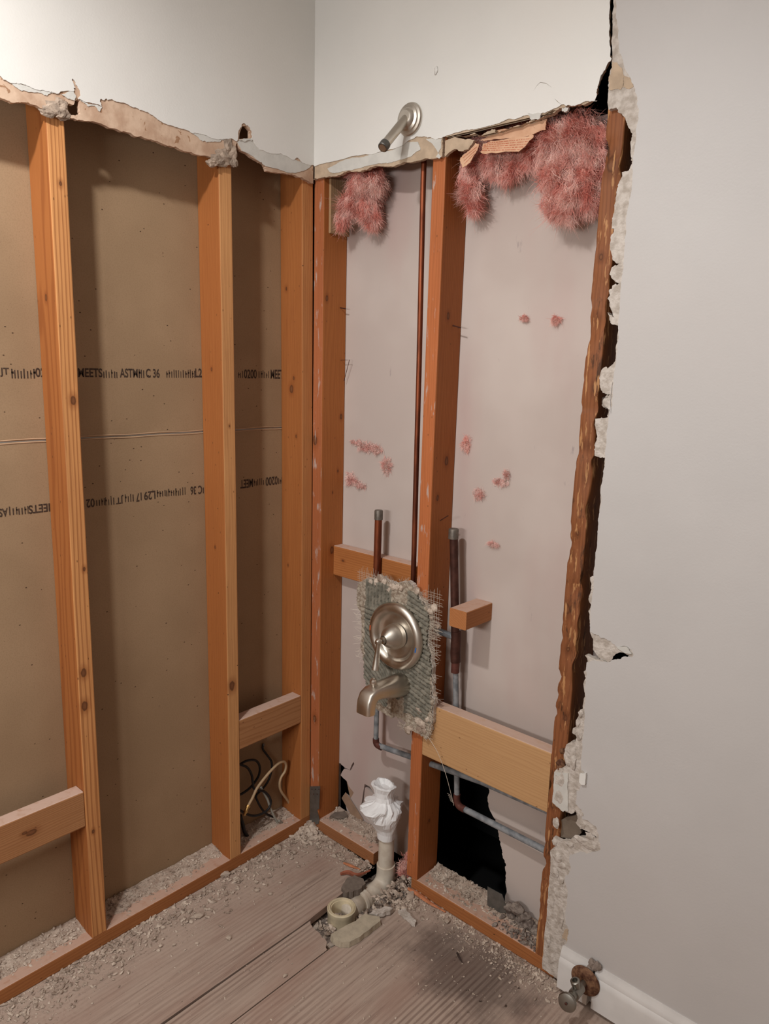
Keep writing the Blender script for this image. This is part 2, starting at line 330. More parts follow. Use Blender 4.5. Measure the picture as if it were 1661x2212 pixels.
# ---- left wall
wl = structure('wall_left')
O1 = (0, 100, 2.373)
YEND = -2.7
tearL = zz(*O1, [(0,150),(40,180),(100,192),(200,225),(296,243)]) + zz(0, 120, 5.5367, [(700,455),(720,432),(890,420),(905,390),(858,290),(872,275),(905,345),(945,400),(960,450),(935,520),(1000,545),(1215,605),(1210,590),(1195,550),(1230,532),(1290,532),(1400,552),(1650,632)]) + zz(*O1, [(790,360),(860,402),(960,430),(1050,455),(1150,475),(1212,487),(1222,440),(1238,402),(1258,398),(1280,415),(1292,440),(1290,476),(1330,530),(1370,545),(1440,548),(1500,582),(1522,568),(1550,597),(1600,608)])
lp = jag([PL(u, v, .0127) for u, v in tearL], .004, .0035, 11)
outer = [(YEND, CEIL), (YEND, lp[0][1] + .05), (-1.3, lp[0][1] + .03)] + lp + [(-.0127, lp[-1][1]), (-.0127, CEIL)]
fixn(slab(outer, .0112, .0127, toL).build('painted_face', PAINT_W, wl))
botL = zz(*O1, [(0,265),(100,290),(240,335),(330,362),(415,380),(560,420),(700,465),(850,508),(950,540),(1085,572),(1190,610),(1208,500)]) + zz(*O1, [(1216,470),(1225,430),(1240,408),(1262,404),(1282,430),(1284,478)][:0]) + zz(*O1, [(1212,495),(1240,540),(1290,572),(1345,602),(1365,640),(1480,658),(1545,672),(1606,705)])
bp = jag([PL(u, v, .008) for u, v in botL], .004, .004, 12)
outer = [(YEND, CEIL), (YEND, bp[0][1] + .03), (-1.3, bp[0][1] + .02)] + bp + [(-.0127, bp[-1][1]), (-.0127, CEIL)]
arch = [PL(u, v, .011) for u, v in zz(*O1, [(1226,476),(1228,446),(1242,410),(1262,406),(1284,432),(1284,470)])]
gap1 = [PL(u, v, .011) for u, v in zz(0, 120, 5.5367, [(760,590),(770,520),(880,590),(925,500),(950,560),(958,700),(800,720)])]
fixn(slab(outer, 0, .0105, toL, [arch, jag(gap1 + gap1[:1], .004, .003, 5)[:-1]]).build('torn_board_edge', BROWNPAPER, wl))
def patchL(pts, m, d0=.0105, d1=.0118, name='skim_coat', seed=1, amp=.003):
    q = jag([PL(u, v, .0115) for u, v in pts + pts[:1]], .004, amp, seed)[:-1]
    return fixn(slab(q, d0, d1, toL).build(name, m, wl))
patchL(zz(*O1, [(1215,490),(1290,470),(1345,530),(1440,545),(1540,592),(1600,606),(1545,640),(1480,648),(1365,615),(1330,590),(1240,535)]), SKIM, seed=2)
patchL(zz(*O1, [(950,425),(1060,455),(1160,476),(1130,488),(1060,492),(1020,470)]), SKIM, seed=3)
patchL(zz(0, 120, 5.5367, [(100,300),(380,380),(640,440),(560,480),(440,440),(300,420),(220,400)]), SKIM, seed=4)
patchL(zz(0, 120, 5.5367, [(960,530),(1220,612),(1195,670),(1130,600),(1060,610)]), SKIM, seed=5)
for i, pts in enumerate([[(735,460),(880,425),(905,500),(890,540)]]): patchL(zz(0, 120, 5.5367, pts), SKIM, .0105, .0122, seed=6)
# paper tongue curling off the arch above the second stud
cu = zz(*O1, [(1222,478),(1290,478),(1286,486),(1250,490)]); patchL(cu, SKIM, .009, .014, 'paper_flap', 7)
# two kraft-backed boards behind the left studs
zs = 1.238
def board(y0, y1, z0, z1, name):
    m = MB(); pr = [(z0, -D - .013), (z0, -D), (z1 - .045, -D)] if z0 < .5 else [(z0, -D - .013), (z0, -D - .002), (z0 + .004, -D - .0008), (z0 + .045, -D)]
    pr = pr + ([(z1 - .004, -D - .0008), (z1, -D - .002), (z1, -D - .013)] if z0 < .5 else [(z1, -D), (z1, -D - .013)])
    m.loft([[(x, y, z) for z, x in pr] for y in (y0, y1)]); return fixn(m.build(name, KRAFT, wl))
bd1 = board(YEND, .1, 0, zs - .0012, 'backing_board'); bd2 = board(YEND, .1, zs + .0012, CEIL, 'backing_board')
fixn(MB().box((-D - .0128, YEND, zs - .002), (-D - .004, .1, zs + .002)).build('seam_filler', SKIM, wl))
lip = MB()
for s in (-1, 1): lip.tube([(-D - .0006, y, zs + s*.0035 + .0008*math.sin(y*40)) for y in np.linspace(-1.2, -.0, 40)],   .0012, 6)
lip.build('board_lip', mat_plain('pale_paper_edge', srgb(190, 158, 128), .9), wl)
# stamped print
def word(txt, y0, y1, zc, h, flip, mb):
    cu = bpy.data.curves.new('w', 'FONT'); cu.body = txt; cu.size = 1; cu.offset = .022; o = bpy.data.objects.new('w', cu); COL.objects.link(o)
    dg = bpy.context.evaluated_depsgraph_get(); me = bpy.data.meshes.new_from_object(o.evaluated_get(dg))
    V = [q.co.copy() for q in me.vertices]; F_ = [tuple(q.vertices) for q in me.polygons]
    bpy.data.objects.remove(o); bpy.data.curves.remove(cu); bpy.data.meshes.remove(me)
    xs = [q.x for q in V]; ys = [q.y for q in V]; a, b_, c, d = min(xs), max(xs), min(ys), max(ys); out = []
    for q in V:
        s, t_ = (q.x - a)/(b_ - a), (q.y - c)/(d - c)
        if flip: s, t_ = 1 - s, 1 - t_
        out.append((-D + .0005, y0 + s*(y1 - y0), zc + (t_ - .5)*h))
    mb.add(out, F_)
def ticks(y0, y1, zc, h, mb, seed):
    R = rnd(seed); y = y0
    while y < y1:
        hh = h*R.uniform(.7, 1.1); w_ = R.uniform(.0018, .0028); z = zc - h*.5
        mb.add([(-D + .0005, y, z), (-D + .0005, y + w_, z), (-D + .0005, y + w_, z + hh), (-D + .0005, y, z + hh)], [(0, 1, 2, 3)])
        if R.random() < .5: mb.add([(-D + .0005, y, z + hh*.5), (-D + .0005, y + w_*2, z + hh*.5), (-D + .0005, y + w_*2, z + hh*.72), (-D + .0005, y, z + hh*.72)], [(0, 1, 2, 3)])
        y += R.uniform(.0055, .0075)
def yz(a, b): return PL(a/2.443, 700 + b/2.443, -D + .0005)
m1, m2 = MB(), MB()
for w_, a, c, yc in [('7', -75, -55, 254), ('JT', 0, 48, 254), ('02', 187, 240, 255), ('MEETS', 412, 540, 256), ('ASTM', 632, 727, 258), ('C 36', 770, 842, 259), ('L29', 1030, 1083, 258), ('0200', 1288, 1355, 263), ('MEET', 1428, 1495, 264)]:
    p, q = yz(a, yc), yz(c, yc); word(w_, p[0], q[0], p[1], yz(a, yc - 24)[1] - yz(a, yc + 24)[1], False, m1)
for i, (a, c, yc) in enumerate([(60, 182, 262), (545, 626, 262), (732, 765, 263), (878, 1028, 262), (1258, 1284, 266), (1365, 1420, 266)]):
    p, q = yz(a, yc), yz(c, yc); ticks(p[0], q[0], p[1], .019, m1, i)
for w_, a, c, yc in [('ASTM', -62, 42, 998), ('MEETS', 150, 290, 972), ('0200', 455, 560, 945), ('JT', 612, 652, 926), ('7', 718, 735, 915), ('L29', 760, 820, 904), ('C 36', 1005, 1066, 877), ('MEET', 1268, 1335, 842), ('0200', 1402, 1465, 828)]:
    if w_ == '0200' and a == 455: w_ = '02'; c = 500
    p, q = yz(a, yc), yz(c, yc); word(w_, p[0], q[0], (p[1] + q[1])/2, (yz(a, yc - 24)[1] - yz(a, yc + 24)[1])*.95, True, m2)
for i, (a, c, yc) in enumerate([(48, 146, 985), (508, 604, 938), (660, 708, 920), (742, 750, 910), (828, 976, 890), (1070, 1096, 874), (1340, 1396, 836), (1468, 1486, 826)]):
    n_ = max(1, int((c - a)/40))
    for k in range(n_):
        a2, c2 = a + (c - a)*k/n_, a + (c - a)*(k + 1)/n_; p, q = yz(a2, yc - (k - n_/2)*3), yz(c2, yc); ticks(p[0], q[0], p[1], .018, m2, 20 + i + k)
m1.build('stamped_print', INK, wl); m2.build('stamped_print', INK, wl)
# ---- right wall
wr = structure('wall_right')
O2 = (640, 100, 2.1855); O8 = (400, 230, 2.768); O3 = (1150, 0, 3.16); O3b = (1180, 200, 3.16); O4 = (1160, 800, 3.158); O1b = (1140, 1350, 2.566); OD = (860, 230, 3.611)
tearR = zz(*O8, [(772,358),(900,325),(1080,285),(1240,255),(1310,225),(1340,200),(1430,178),(1480,190),(1530,190)]) + zz(*OD, [(440,205),(590,180),(750,140),(900,100),(1010,66),(1120,52),(1250,2)]) + zz(*O2, [(1250,275),(1300,282),(1350,266),(1420,256)]) + zz(*O3, [(425,690),(440,640),(455,560),(480,500),(505,450),(540,400),(530,375),(526,200),(530,0)])
rp = jag([PR(u, v, -.0127) for u, v in tearR], .004, .003, 21)
outer = rp + [(rp[-1][0], CEIL), (.0127, CEIL), (.0127, rp[0][1])]
def crack(pts, w):
    q = [PR(u, v, -.0127) for u, v in pts]; n = len(q)
    return q[:1] + [(a, b_ + w) for a, b_ in q[1:-1]] + q[-1:] + [(a, b_ - w) for a, b_ in q[-2:0:-1]]
crk = [crack(zz(*O3, l), w) for l, w in [([(5,625),(30,585),(52,563),(92,568),(135,598)], .0004), ([(135,600),(160,680)], .0003) if False else ([(150,672),(170,692),(196,712)], .0006), ([(460,555),(480,490),(492,450)], .0005)]]
fixn(slab(outer, .0112, .0127, toR, crk).build('painted_face', PAINT_W, wr))
botR = zz(*O8, [(770,440),(862,420),(950,398),(1070,383),(1150,355),(1290,346),(1380,330),(1500,312),(1540,300),(1542,200)]) + zz(*OD, [(352,238),(440,232),(590,212),(640,232),(740,180),(760,200),(830,190),(880,168),(950,150),(1020,130),(1040,110),(1110,100),(1160,75),(1245,30)]) + zz(*O3, [(60,790),(190,740),(300,720),(400,690),(432,640),(450,560),(476,500),(500,455),(534,405),(524,375),(520,200),(524,0)])
bp = jag([PR(u, v, -.008) for u, v in botR], .004, .004, 22)
outer = bp + [(bp[-1][0], CEIL), (.0127, CEIL), (.0127, bp[0][1])]
fixn(slab(outer, 0, .0105, toR).build('torn_board_edge', TANTORN, wr))
def patchR(pts, m, d0=.0105, d1=.0118, name='skim_coat', seed=1, amp=.003, d=.0115, par=None):
    q = jag([PR(u, v, -d) for u, v in pts + pts[:1]], .004, amp, seed)[:-1]
    return fixn(slab(q, d0, d1, toR).build(name, m, par or wr))
patchR(zz(*O8, [(850,372),(1000,306),(1240,262),(1320,215),(1390,210),(1405,260),(1350,300),(1250,330),(1150,342),(1000,380),(880,398)]), SKIM, seed=2)
patchR(zz(*O8, [(1440,195),(1535,195),(1530,250),(1500,300),(1530,300)]), SKIM, seed=3)
patchR(zz(*OD, [(362,262),(440,236),(590,262),(560,300),(540,332),(485,346),(430,330),(355,388)]), TANTORN, 0, .008, 'torn_board_edge', 4)
patchR(zz(*OD, [(1015,50),(1120,52),(1110,95),(1045,108)]), SKIM, .0105, .014, 'paper_flap', 5)
patchR(zz(*OD, [(1280,10),(1330,8),(1320,35),(1278,38)]), SKIM, .006, .012, 'paper_flap', 6)
# right drywall (beyond the last stud)
faceL = zz(*O3, [(572,0),(568,120),(582,250),(612,400),(650,500),(692,590),(716,660),(718,730)]) + zz(*O3b, [(632,120),(612,250),(600,400),(585,520),(584,640),(562,770),(545,950),(530,1120),(516,1250),(490,1600),(465,1900),(440,2212)]) + zz(*O4, [(515,80),(486,350),(466,600),(440,780),(420,1000),(410,1200),(388,1430),(374,1550),(360,1780),(400,1800),(450,1825),(500,1845),(540,1882),(585,1880),(622,1890),(655,1930),(652,1955),(600,1952),(560,1972),(520,1975),(490,1992),(430,1985),(340,1990),(335,2100),(330,2212)]) + zz(*O1b, [(320,420),(310,600),(300,700),(295,800),(330,830),(325,880),(290,900),(270,920),(265,990),(300,1030),(300,1075),(345,1095),(385,1130),(392,1180),(400,1248),(330,1270),(290,1258),(235,1275),(230,1320),(240,1360),(205,1400),(212,1450),(222,1470),(215,1560),(210,1650),(228,1690),(218,1760),(200,1775)])
fp = jag([PR(u, v, -.0137) for u, v in faceL], .004, .0028, 31)
outer = [(fp[0][0], CEIL)] + fp + [(fp[-1][0], .014), (ROOMX, .014), (ROOMX, CEIL)]
fixn(slab(outer, .0122, .0137, toR).build('painted_face', PAINT_G, wr))
coreL = zz(*O3, [(552,0),(545,120),(540,300),(545,400),(535,470),(520,560),(515,640),(520,750),(550,742),(585,748),(610,775),(640,830),(665,880),(680,930),(670,1000),(670,1060),(680,1100),(655,1165),(610,1175),(598,1230),(575,1300),(558,1400),(548,1480),(540,1560),(555,1580),(532,1620),(528,1700),(545,1750),(565,1790),(590,1800),(545,1830),(525,1870),(540,1900),(590,1935),(545,1960),(520,1985),(512,2040),(525,2090),(545,2130),(560,2170)]) + zz(*O3b, [(418,1500),(430,1545),(440,1575),(490,1590),(484,1700),(470,1830),(420,1880),(360,1950),(372,2030),(385,2050),(435,2060),(380,2090),(378,2110),(400,2150),(430,2165),(425,2205)]) + zz(*O4, [(480,165),(445,185),(440,210),(455,250),(485,265),(482,320),(395,330),(392,370),(410,450),(395,500),(388,540),(392,582),(462,595),(452,700),(432,800),(424,1000),(412,1120),(405,1300),(385,1400),(362,1420),(376,1480),(350,1560),(368,1600),(352,1650),(362,1790),(380,1830),(380,1900),(420,1960),(480,1990),(400,1975),(325,1945),(345,1985),(335,2050),(318,2055),(332,2100),(315,2140),(325,2212)]) + zz(*O1b, [(302,470),(285,485),(270,530),(278,560),(252,575),(250,600),(270,625),(265,650),(235,650),(205,685),(200,740),(215,782),(160,800),(148,812),(142,900),(135,985),(160,1010),(240,1048),(262,1025),(275,1060),(265,1095),(290,1130),(340,1150),(385,1180),(240,1185),(230,1200),(190,1200),(140,1180),(160,1225),(125,1250),(125,1330),(115,1450),(105,1600),(90,1750),(80,1850),(80,1905),(165,1965),(165,2005)])
cp = jag([PR(u, v, -.0125) for u, v in coreL], .004, .0025, 32)
outer = [(cp[0][0], CEIL)] + cp + [(cp[-1][0] + .02, .014), (ROOMX, .014), (ROOMX, CEIL)]
fixn(slab(outer, 0, .0120, toR).build('broken_gypsum_edge', GYPSUM, wr))
patchR(zz(*O3, [(545,420),(580,430),(625,515),(620,590),(605,612),(520,612),(522,560),(540,470)]), TANTORN, .012, .0128, 'torn_paper', 41, d=.0125)
patchR(zz(*O3, [(625,515),(665,530),(690,590),(670,605),(618,592)]), TANTORN, .012, .0128, 'torn_paper', 42, d=.0125)
patchR(zz(*O1b, [(205,1690),(225,1690),(218,1755),(190,1735)]), TANTORN, .012, .0132, 'torn_paper', 43, d=.0125)
# broken plaster lumps along that edge
PLUMPS = []
def lump(c, r, seed, mb, flat=.5, sub=2):
    bm = bmesh.new(); bmesh.ops.create_icosphere(bm, subdivisions=sub, radius=1); R = rnd(seed); off = Vector((R.uniform(0, 99), R.uniform(0, 99), 0))
    vs = []
    for q in bm.verts:
        k = 1 + .45*mnoise.noise(q.co*1.6 + off) + .18*mnoise.noise(q.co*4.5 + off)
        p = q.co*k; vs.append((c[0] + p.x*r[0], c[1] + p.y*r[1], c[2] + p.z*r[2]))
    idx = {q: i for i, q in enumerate(bm.verts)}
    mb.add(vs, [tuple(idx[w] for w in f.verts) for f in bm.faces]); bm.free()
pl = MB(); R = rnd(77)
for (a, b_, rx, rz) in [(295,490,18,22),(278,545,16,24),(258,590,14,18),(285,610,20,30),(240,690,34,36),(225,760,22,24),(180,860,38,50),(175,950,38,50),(155,1100,20,30),(300,1195,50,22),(340,1225,50,18),(230,1215,28,14),(150,1205,18,22),(165,1290,30,30),(185,1330,28,24),(150,1370,24,30),(185,1420,20,30),(250,760,22,40),(300,1110,22,22),(300,1050,16,24),(130,1540,20,40),(180,1620,24,60),(115,1750,16,40),(130,1850,24,30),(160,1480,24,30),(345,1175,30,20)]:
    x, z = PR(1140 + a/2.566, 1350 + b_/2.566, -.013); k = 1/2.566/760
    lump((x, -.0115, z), (rx*k*.8, .0025 + .0035*R.random(), rz*k*.85), a*7 + b_, pl)
for (a, b_, rx, rz) in [(370,1430,14,20),(375,1480,12,25),(365,1550,12,20),(400,1790,30,14),(430,380,24,50),(430,480,30,36),(470,215,28,36),(420,560,24,20),(455,30,28,46)]:
    x, z = PR(1160 + a/3.158, 800 + b_/3.158, -.012); k = 1/3.158/720
    lump((x, -.009, z), (rx*k*.7, .003, rz*k*.8), a + b_, pl)
for (a, b_, rx, rz) in [(600,1450,35,60),(640,1480,16,70),(600,1640,40,50),(570,1860,36,44),(560,1960,20,16),(590,2000,40,26),(610,1760,16,26)]:
    x, z = PR(1150 + a/3.16, b_/3.16, -.012); k = 1/3.16/690
    lump((x, -.008, z), (rx*k*.7, .003, rz*k*.8), a + b_, pl)
pl.build('plaster_lumps', GYPSUM, wr, kind='stuff')
# peeled paper in the square break and the two white paper tabs
patchR(zz(*O4, [(455,1840),(540,1885),(560,1925),(480,1990),(430,1960),(425,1925)]), SKIM, .004, .009, 'paper_flap', 51, d=.007)
patchR(zz(*O4, [(545,1882),(620,1888),(650,1930),(600,1925),(570,1905)]), SKIM, .010, .0155, 'paper_flap', 52, d=.012)
patchR(zz(*O4, [(560,1925),(640,1958),(560,1970),(490,1990)]), SKIM, .008, .012, 'paper_flap', 55, d=.012)
patchR(zz(*O1b, [(292,822),(326,820),(322,880),(300,882),(288,868)]), PAINT_W, .0137, .020, 'paper_flap', 53, d=.016, amp=.001)
patchR(zz(*O1b, [(148,815),(225,822),(225,1030),(190,1030),(140,985)]), SKIM, .012, .0145, 'skim_coat', 54, d=.013)
patchR(zz(*O1b, [(160,1090),(285,1045),(300,1150),(250,1180),(160,1180)]), mat_plain('dusty_mortar', srgb(122, 108, 94), .95, bump=.4), -.012, -.006, 'mortar_lump', 56, d=-.008)
# backing board behind the right studs, with its two holes
hole = [PR(u, v, D) for u, v in [(915,1640),(985,1650),(1057,1690),(1057,1707),(1055,1740),(1066,1765),(1074,1785),(1079,1810),(1082,1828),(1086,1850),(1093,1870),(1092,1900),(1091,1935)]]
hole = jag(hole, .006, .005, 61) + [(.66, .02), (.415, .02)]
h2 = zz(380, 1400, 2.768, [(968,690),(985,690),(1008,715),(1040,728),(1060,680),(1066,690),(1046,732),(1005,722),(985,760),(1010,785),(1036,830),(1062,862),(1040,900),(1000,880),(1030,1000),(966,1000)])
h2 = jag([PR(u, v, D) for u, v in h2], .004, .002, 62)
h3 = [PR(u, v, D) for u, v in zz(380, 1400, 2.768, [(1105,960),(1128,812),(1160,830),(1192,880),(1150,846),(1130,835),(1118,960)])]
fixn(slab([(0, .0), (.36, .0), (.36, .002), (1.35, .002), (1.35, 1.93), (.72, 1.93), (.64, CEIL), (0, CEIL)], -D - .013, -D, toR, [hole, h2, h3]).build('backing_board', GREYBOARD, wr))  # cut low at upper right so the gap above shows black, as deep shade
fk = MB(); q = zz(380, 1400, 2.768, [(985,900),(1008,866),(1062,950),(1112,1030),(1080,1060),(1030,980)]); slab([PR(u, v, D - .01) for u, v in q], -D + .004, -D + .006, toR, mb=fk)
q = zz(380, 1400, 2.768, [(1012,790),(1040,830),(1066,862),(1045,900),(1060,945),(1035,900)]); slab([PR(u, v, D - .004) for u, v in q], -D - .003, -D - .001, toR, mb=fk)
fixn(fk.build('paper_flap', mat_plain('torn_kraft', srgb(158, 130, 108), .9), wr))
MB().box((-.3, .42, -.05), (1.6, .44, CEIL)).build('added_dark_back', VOID, wr)  # added black sheet that makes the hole behind the studs look dark
MB().box((1.36, .0, 0), (1.38, .42, CEIL)).build('added_dark_side', VOID, wr)  # added black side sheet closing off the dark enclosure
# baseboard
x0 = PR(1209, 2045, -.03)[0]
prof = [(.0, .014), (.016, .014), (.016, .078), (.0145, .086), (.0105, .092), (.0105, .096), (.008, .103), (.0045, .109), (.003, .115), (.0, .115)]
m = MB(); m.loft([[(x, -.0137 - d, z) for d, z in prof] for x in (x0, .955)])
m.loft([[(x, -.0137 - d, z) for d, z in prof] for x in (.966, ROOMX)])
bb = fixn(m.build('baseboard_right', BASEPAINT)); bb['kind'] = 'structure'; sharp(bb, 30)
m = MB()
for k, (u, v) in enumerate([(1278, 2083), (1284, 2090), (1274, 2094), (1290, 2088)]):
    x, z = PR(u, v, -.024); lump((x, -.022, z), (.009, .006, .01), 900 + k, m)
m.build('caulk_lump', mat_plain('dusty_caulk', srgb(136, 122, 112), .9), bb, kind=None)
# ================================================================== LUMBER
def rrect(w, d, r=.003):
    out = []
    for cx, cy, a0 in [(w - r, d - r, 0), (r, d - r, 90), (r, r, 180), (w - r, r, 270)]:
        for a in (0, 45, 90): out.append((cx + r*math.cos(math.radians(a0 + a)), cy + r*math.sin(math.radians(a0 + a))))
    return out
def stud(name, label, m, side, near, z0, z1, lean=0.0, nz=14, chew=0.0, cat='stud', seed=0, depth=D, width=.038, leanb=0.0):
    """side L: front face x=0, runs back to -depth, spans y near..near+w; side R: front y=0, back to +depth"""
    R = rnd(seed); mb = MB(); rings = []
    for i in range(nz + 1):
        z = z0 + (z1 - z0)*i/nz; sh = lean*max(0, z - 1.15)/.72 + leanb*max(0, 1.15 - z)/1.15
        ring = []
        for a, b_ in rrect(width, depth):
            if chew and b_ < .02:
                n1 = mnoise.noise(Vector((a*40, z*9, seed))); n2 = mnoise.noise(Vector((a*90, z*34, seed + 5)))
                k = max(0, n1 + .5*n2 - .05)*chew
                b_ += k
                if a < .012: a += max(0, n2 + .6*n1)*chew*.7
                if a > .026: a -= max(0, n1 - n2)*chew*.5
            ring.append((a + near + sh, b_, z) if side == 'R' else (-b_, near + sh + a, z))
        rings.append(ring)
    mb.loft(rings); loc = (near + width/2, depth/2, z0) if side == 'R' else (-depth/2, near + width/2, z0)
    o = fixn(top(mb, name, m, loc, label, cat, None, bool(chew)))
    if chew: sharp(o, 50)
    return o
ZT = 2.2
OR1, OR2 = (.40, .142, .040), (.24, .066, .017)
FL, FRT = (1, 0, 0), (0, -1, 0)
stud('wall_stud', 'leftmost wall stud with swirling grain on its narrow pale face', mat_wood('fir_swirl', 'Z', OR1, OR2, srgb(212, 150, 94), FL, 1, [(.046, .006, 1.29, .010), (.046, .004, 1.72, .006), (.046, -.004, .68, .011), (.046, -.006, .60, .012), (.046, .01, .92, .006), (.0, -.02, 1.5, .008), (.046, -.002, .28, .006)], ring=34, contrast=1.7), 'L', -.708, .038, ZT, seed=1)
stud('wall_stud', 'middle stud of the left wall, narrow face pale yellow above its halfway scar', mat_wood('fir_pale', 'Z', OR1, OR2, srgb(212, 156, 102), FL, 2, [(.046, -.004, .52, .014), (.046, .0, 1.22, .004), (0, -.02, 1.36, .005), (0, -.02, .9, .005)], blot=.45, contrast=.45), 'L', -.302, .038, ZT, seed=2, lean=-.002)
stud('wall_stud', 'left wall corner stud with knotty orange side, meeting the other wall', mat_wood('fir_corner', 'Z', OR1, OR2, srgb(200, 140, 88), FL, 3, [(-.0, -.02, 1.31, .012), (.01, -.02, 1.34, .006), (-.02, -.02, 1.58, .007), (.02, -.02, 1.18, .005), (-.015, -.02, .8, .004)], contrast=.5), 'L', -.0385, .038, ZT, seed=3, lean=-.004, width=.040)
stud('wall_stud', 'corner stud of the faucet wall smeared with plaster and nailed, beside left pink tuft', mat_wood('fir_smeared', 'Z', (.42, .145, .04), OR2, srgb(176, 106, 68), FRT, 4, [(.019, -.03, 1.555, .008), (.02, .03, 1.235, .008), (.02, .0, .85, .012), (.02, .0, 1.02, .004), (-.008, -.045, 1.17, .014), (.02, .02, 1.08, .005), (.0, -.045, .33, .012)], smear=.6, contrast=.6), 'R', .0, .038, ZT, seed=4)
stud('wall_stud', 'stud behind the faucet remnant, with a copper riser along its left side', mat_wood('fir_dark', 'Z', (.37, .12, .034), (.22, .06, .016), srgb(186, 110, 66), FRT, 5, [(.02, -.01, 1.5, .009), (.02, .01, 1.15, .012), (.02, -.02, 1.06, .008), (.02, 0, .16, .006)], smear=.5, contrast=.6), 'R', .396, .038, ZT, seed=5, lean=.004)
stud('wall_stud', 'chewed splintery stud at the broken edge of the grey wall', mat_wood('fir_rotten', 'Z', (.22, .08, .028), (.11, .032, .011), srgb(142, 88, 54), FRT, 6, [(.010, -.045, 1.77, .016), (.004, -.045, 1.60, .007), (.006, -.045, 1.48, .009), (.014, -.045, 1.345, .011), (.006, -.045, 1.226, .009), (-.008, -.045, 1.228, .008), (.008, -.045, 1.16, .008), (-.014, -.045, .99, .007), (-.012, -.045, .87, .013), (-.002, -.045, .78, .008), (.004, -.045, .62, .009), (-.01, -.045, .4, .008), (.0, -.045, 1.04, .006)], weather=.75), 'R', .812, .038, ZT, seed=6, nz=240, chew=.012, lean=.0125, leanb=-.009)
# plates
def beam(name, label, m, x0, x1, y0, y1, z0, z1, cat, axis, r=.003, nz=10):
    mb = MB(); rings = []
    if axis == 'X':
        sec = [(a + y0, b_ + z0) for a, b_ in rrect(y1 - y0, z1 - z0, r)]
        rings = [[(x0 + (x1 - x0)*i/nz, a, b_) for a, b_ in sec] for i in range(nz + 1)]
    else:
        sec = [(a + x0, b_ + z0) for a, b_ in rrect(x1 - x0, z1 - z0, r)]
        rings = [[(a, y0 + (y1 - y0)*i/nz, b_) for a, b_ in sec] for i in range(nz + 1)]
    mb.loft(rings); return fixn(top(mb, name, m, ((x0 + x1)/2, (y0 + y1)/2, z0), label, cat))
PLW = ((.40, .155, .052), (.24, .07, .022))
beam('bottom_plate', 'long bottom plate of the left wall covered in plaster crumbs', mat_wood('plate_left', 'Y', *PLW, seed=11, dust=.75), -D, 0, YEND, -.0005, 0, .038, 'plate', 'Y')
beam('bottom_plate', 'short bottom plate stub between the corner and the white drain pipe', mat_wood('plate_mid', 'X', (.36, .15, .062), (.2, .07, .026), seed=12, dust=.8), .0005, .272, 0, D, 0, .038, 'plate', 'X')
beam('bottom_plate', 'bottom plate under the black hole, water stained at its right end', mat_wood('plate_right', 'X', (.40, .15, .05), (.2, .06, .02), seed=13, dust=.7), .415, .856, 0, D, 0, .038, 'plate', 'X')
# blocking
BW = ((.45, .22, .095), (.27, .10, .035))
beam('blocking', 'leftmost wood block nailed low against the leftmost stud', mat_wood('block_a', 'Y', *BW, seed=21, dust=.95, knots=[(.02, .06, .045, .012), (.02, .045, .05, .006)], ring=70, contrast=1.3), -.040, -.001, -1.07, -.709, .338, .428, 'block', 'Y')
beam('blocking', 'dusty wood block between the middle stud and left corner stud', mat_wood('block_b', 'Y', *BW, seed=22, dust=.95, ring=70, contrast=1.4), -.040, -.001, -.2635, -.039, .360, .448, 'block', 'Y')
beam('blocking', 'wood block behind the capped copper stub, left of the riser', mat_wood('block_c', 'X', (.47, .18, .055), OR2, seed=23, dust=.9, knots=[(-.14, -.02, .05, .006)]), .0385, .3955, .052, .0885, .812, .900, 'block', 'X')
beam('blocking', 'wide pale board below the faucet spanning to the chewed stud', mat_wood('block_d', 'X', (.55, .32, .15), (.36, .17, .07), seed=24, dust=.95, ring=48, contrast=.7, blot=.3), .4345, .8075, .001, .039, .412, .562, 'block', 'X')
beam('wood_shim', 'thin tan wood shim beside the corner stud top, left of the small pink tuft', mat_wood('shim', 'Z', (.42, .27, .15), (.3, .16, .07), seed=29), .0385, .046, .018, .088, 1.76, 1.95, 'shim', 'Y')
bx, bz = PR(985, 1332, -.03)
bl = beam('wood_block', 'short cut wood block sticking out beside the dark pipe stub', mat_wood('block_e', 'Y', (.48, .20, .075), (.3, .1, .03), seed=25, dust=.75, ring=60), PR(971, 1330, -.02)[0], PR(1007, 1345, -.02)[0], -.02, .0885, PR(988, 1357, -.02)[1], PR(988, 1317, -.02)[1], 'block', 'Y')
# metal corner strap
q = zz(480, 1480, 5.823, [(1104,1275),(1228,1272),(1215,1560),(1190,1570),(1220,1690),(1210,1745),(1175,1755),(1160,1720),(1100,1725)])
mb = slab([PR(u, v, -.002) for u, v in q], .0005, .0022, toR)
o = fixn(top(mb, 'metal_strap', STEEL, (.012, -.001, .03), 'bent grey metal strap at the foot of the corner studs', 'strap'))
R = rnd(3); mb = MB()
for k in range(5): x, z = PR(480 + (1130 + k*22)/5.823, 1480 + (1310 + (k % 2)*60)/5.823, -.002); mb.lathe([(.002, 0), (.002, .0008), (.0, .0012)], (x, -.0022, z), (0, -1, 0), 8)
mb.build('rivet', DARKCOPPER, o)
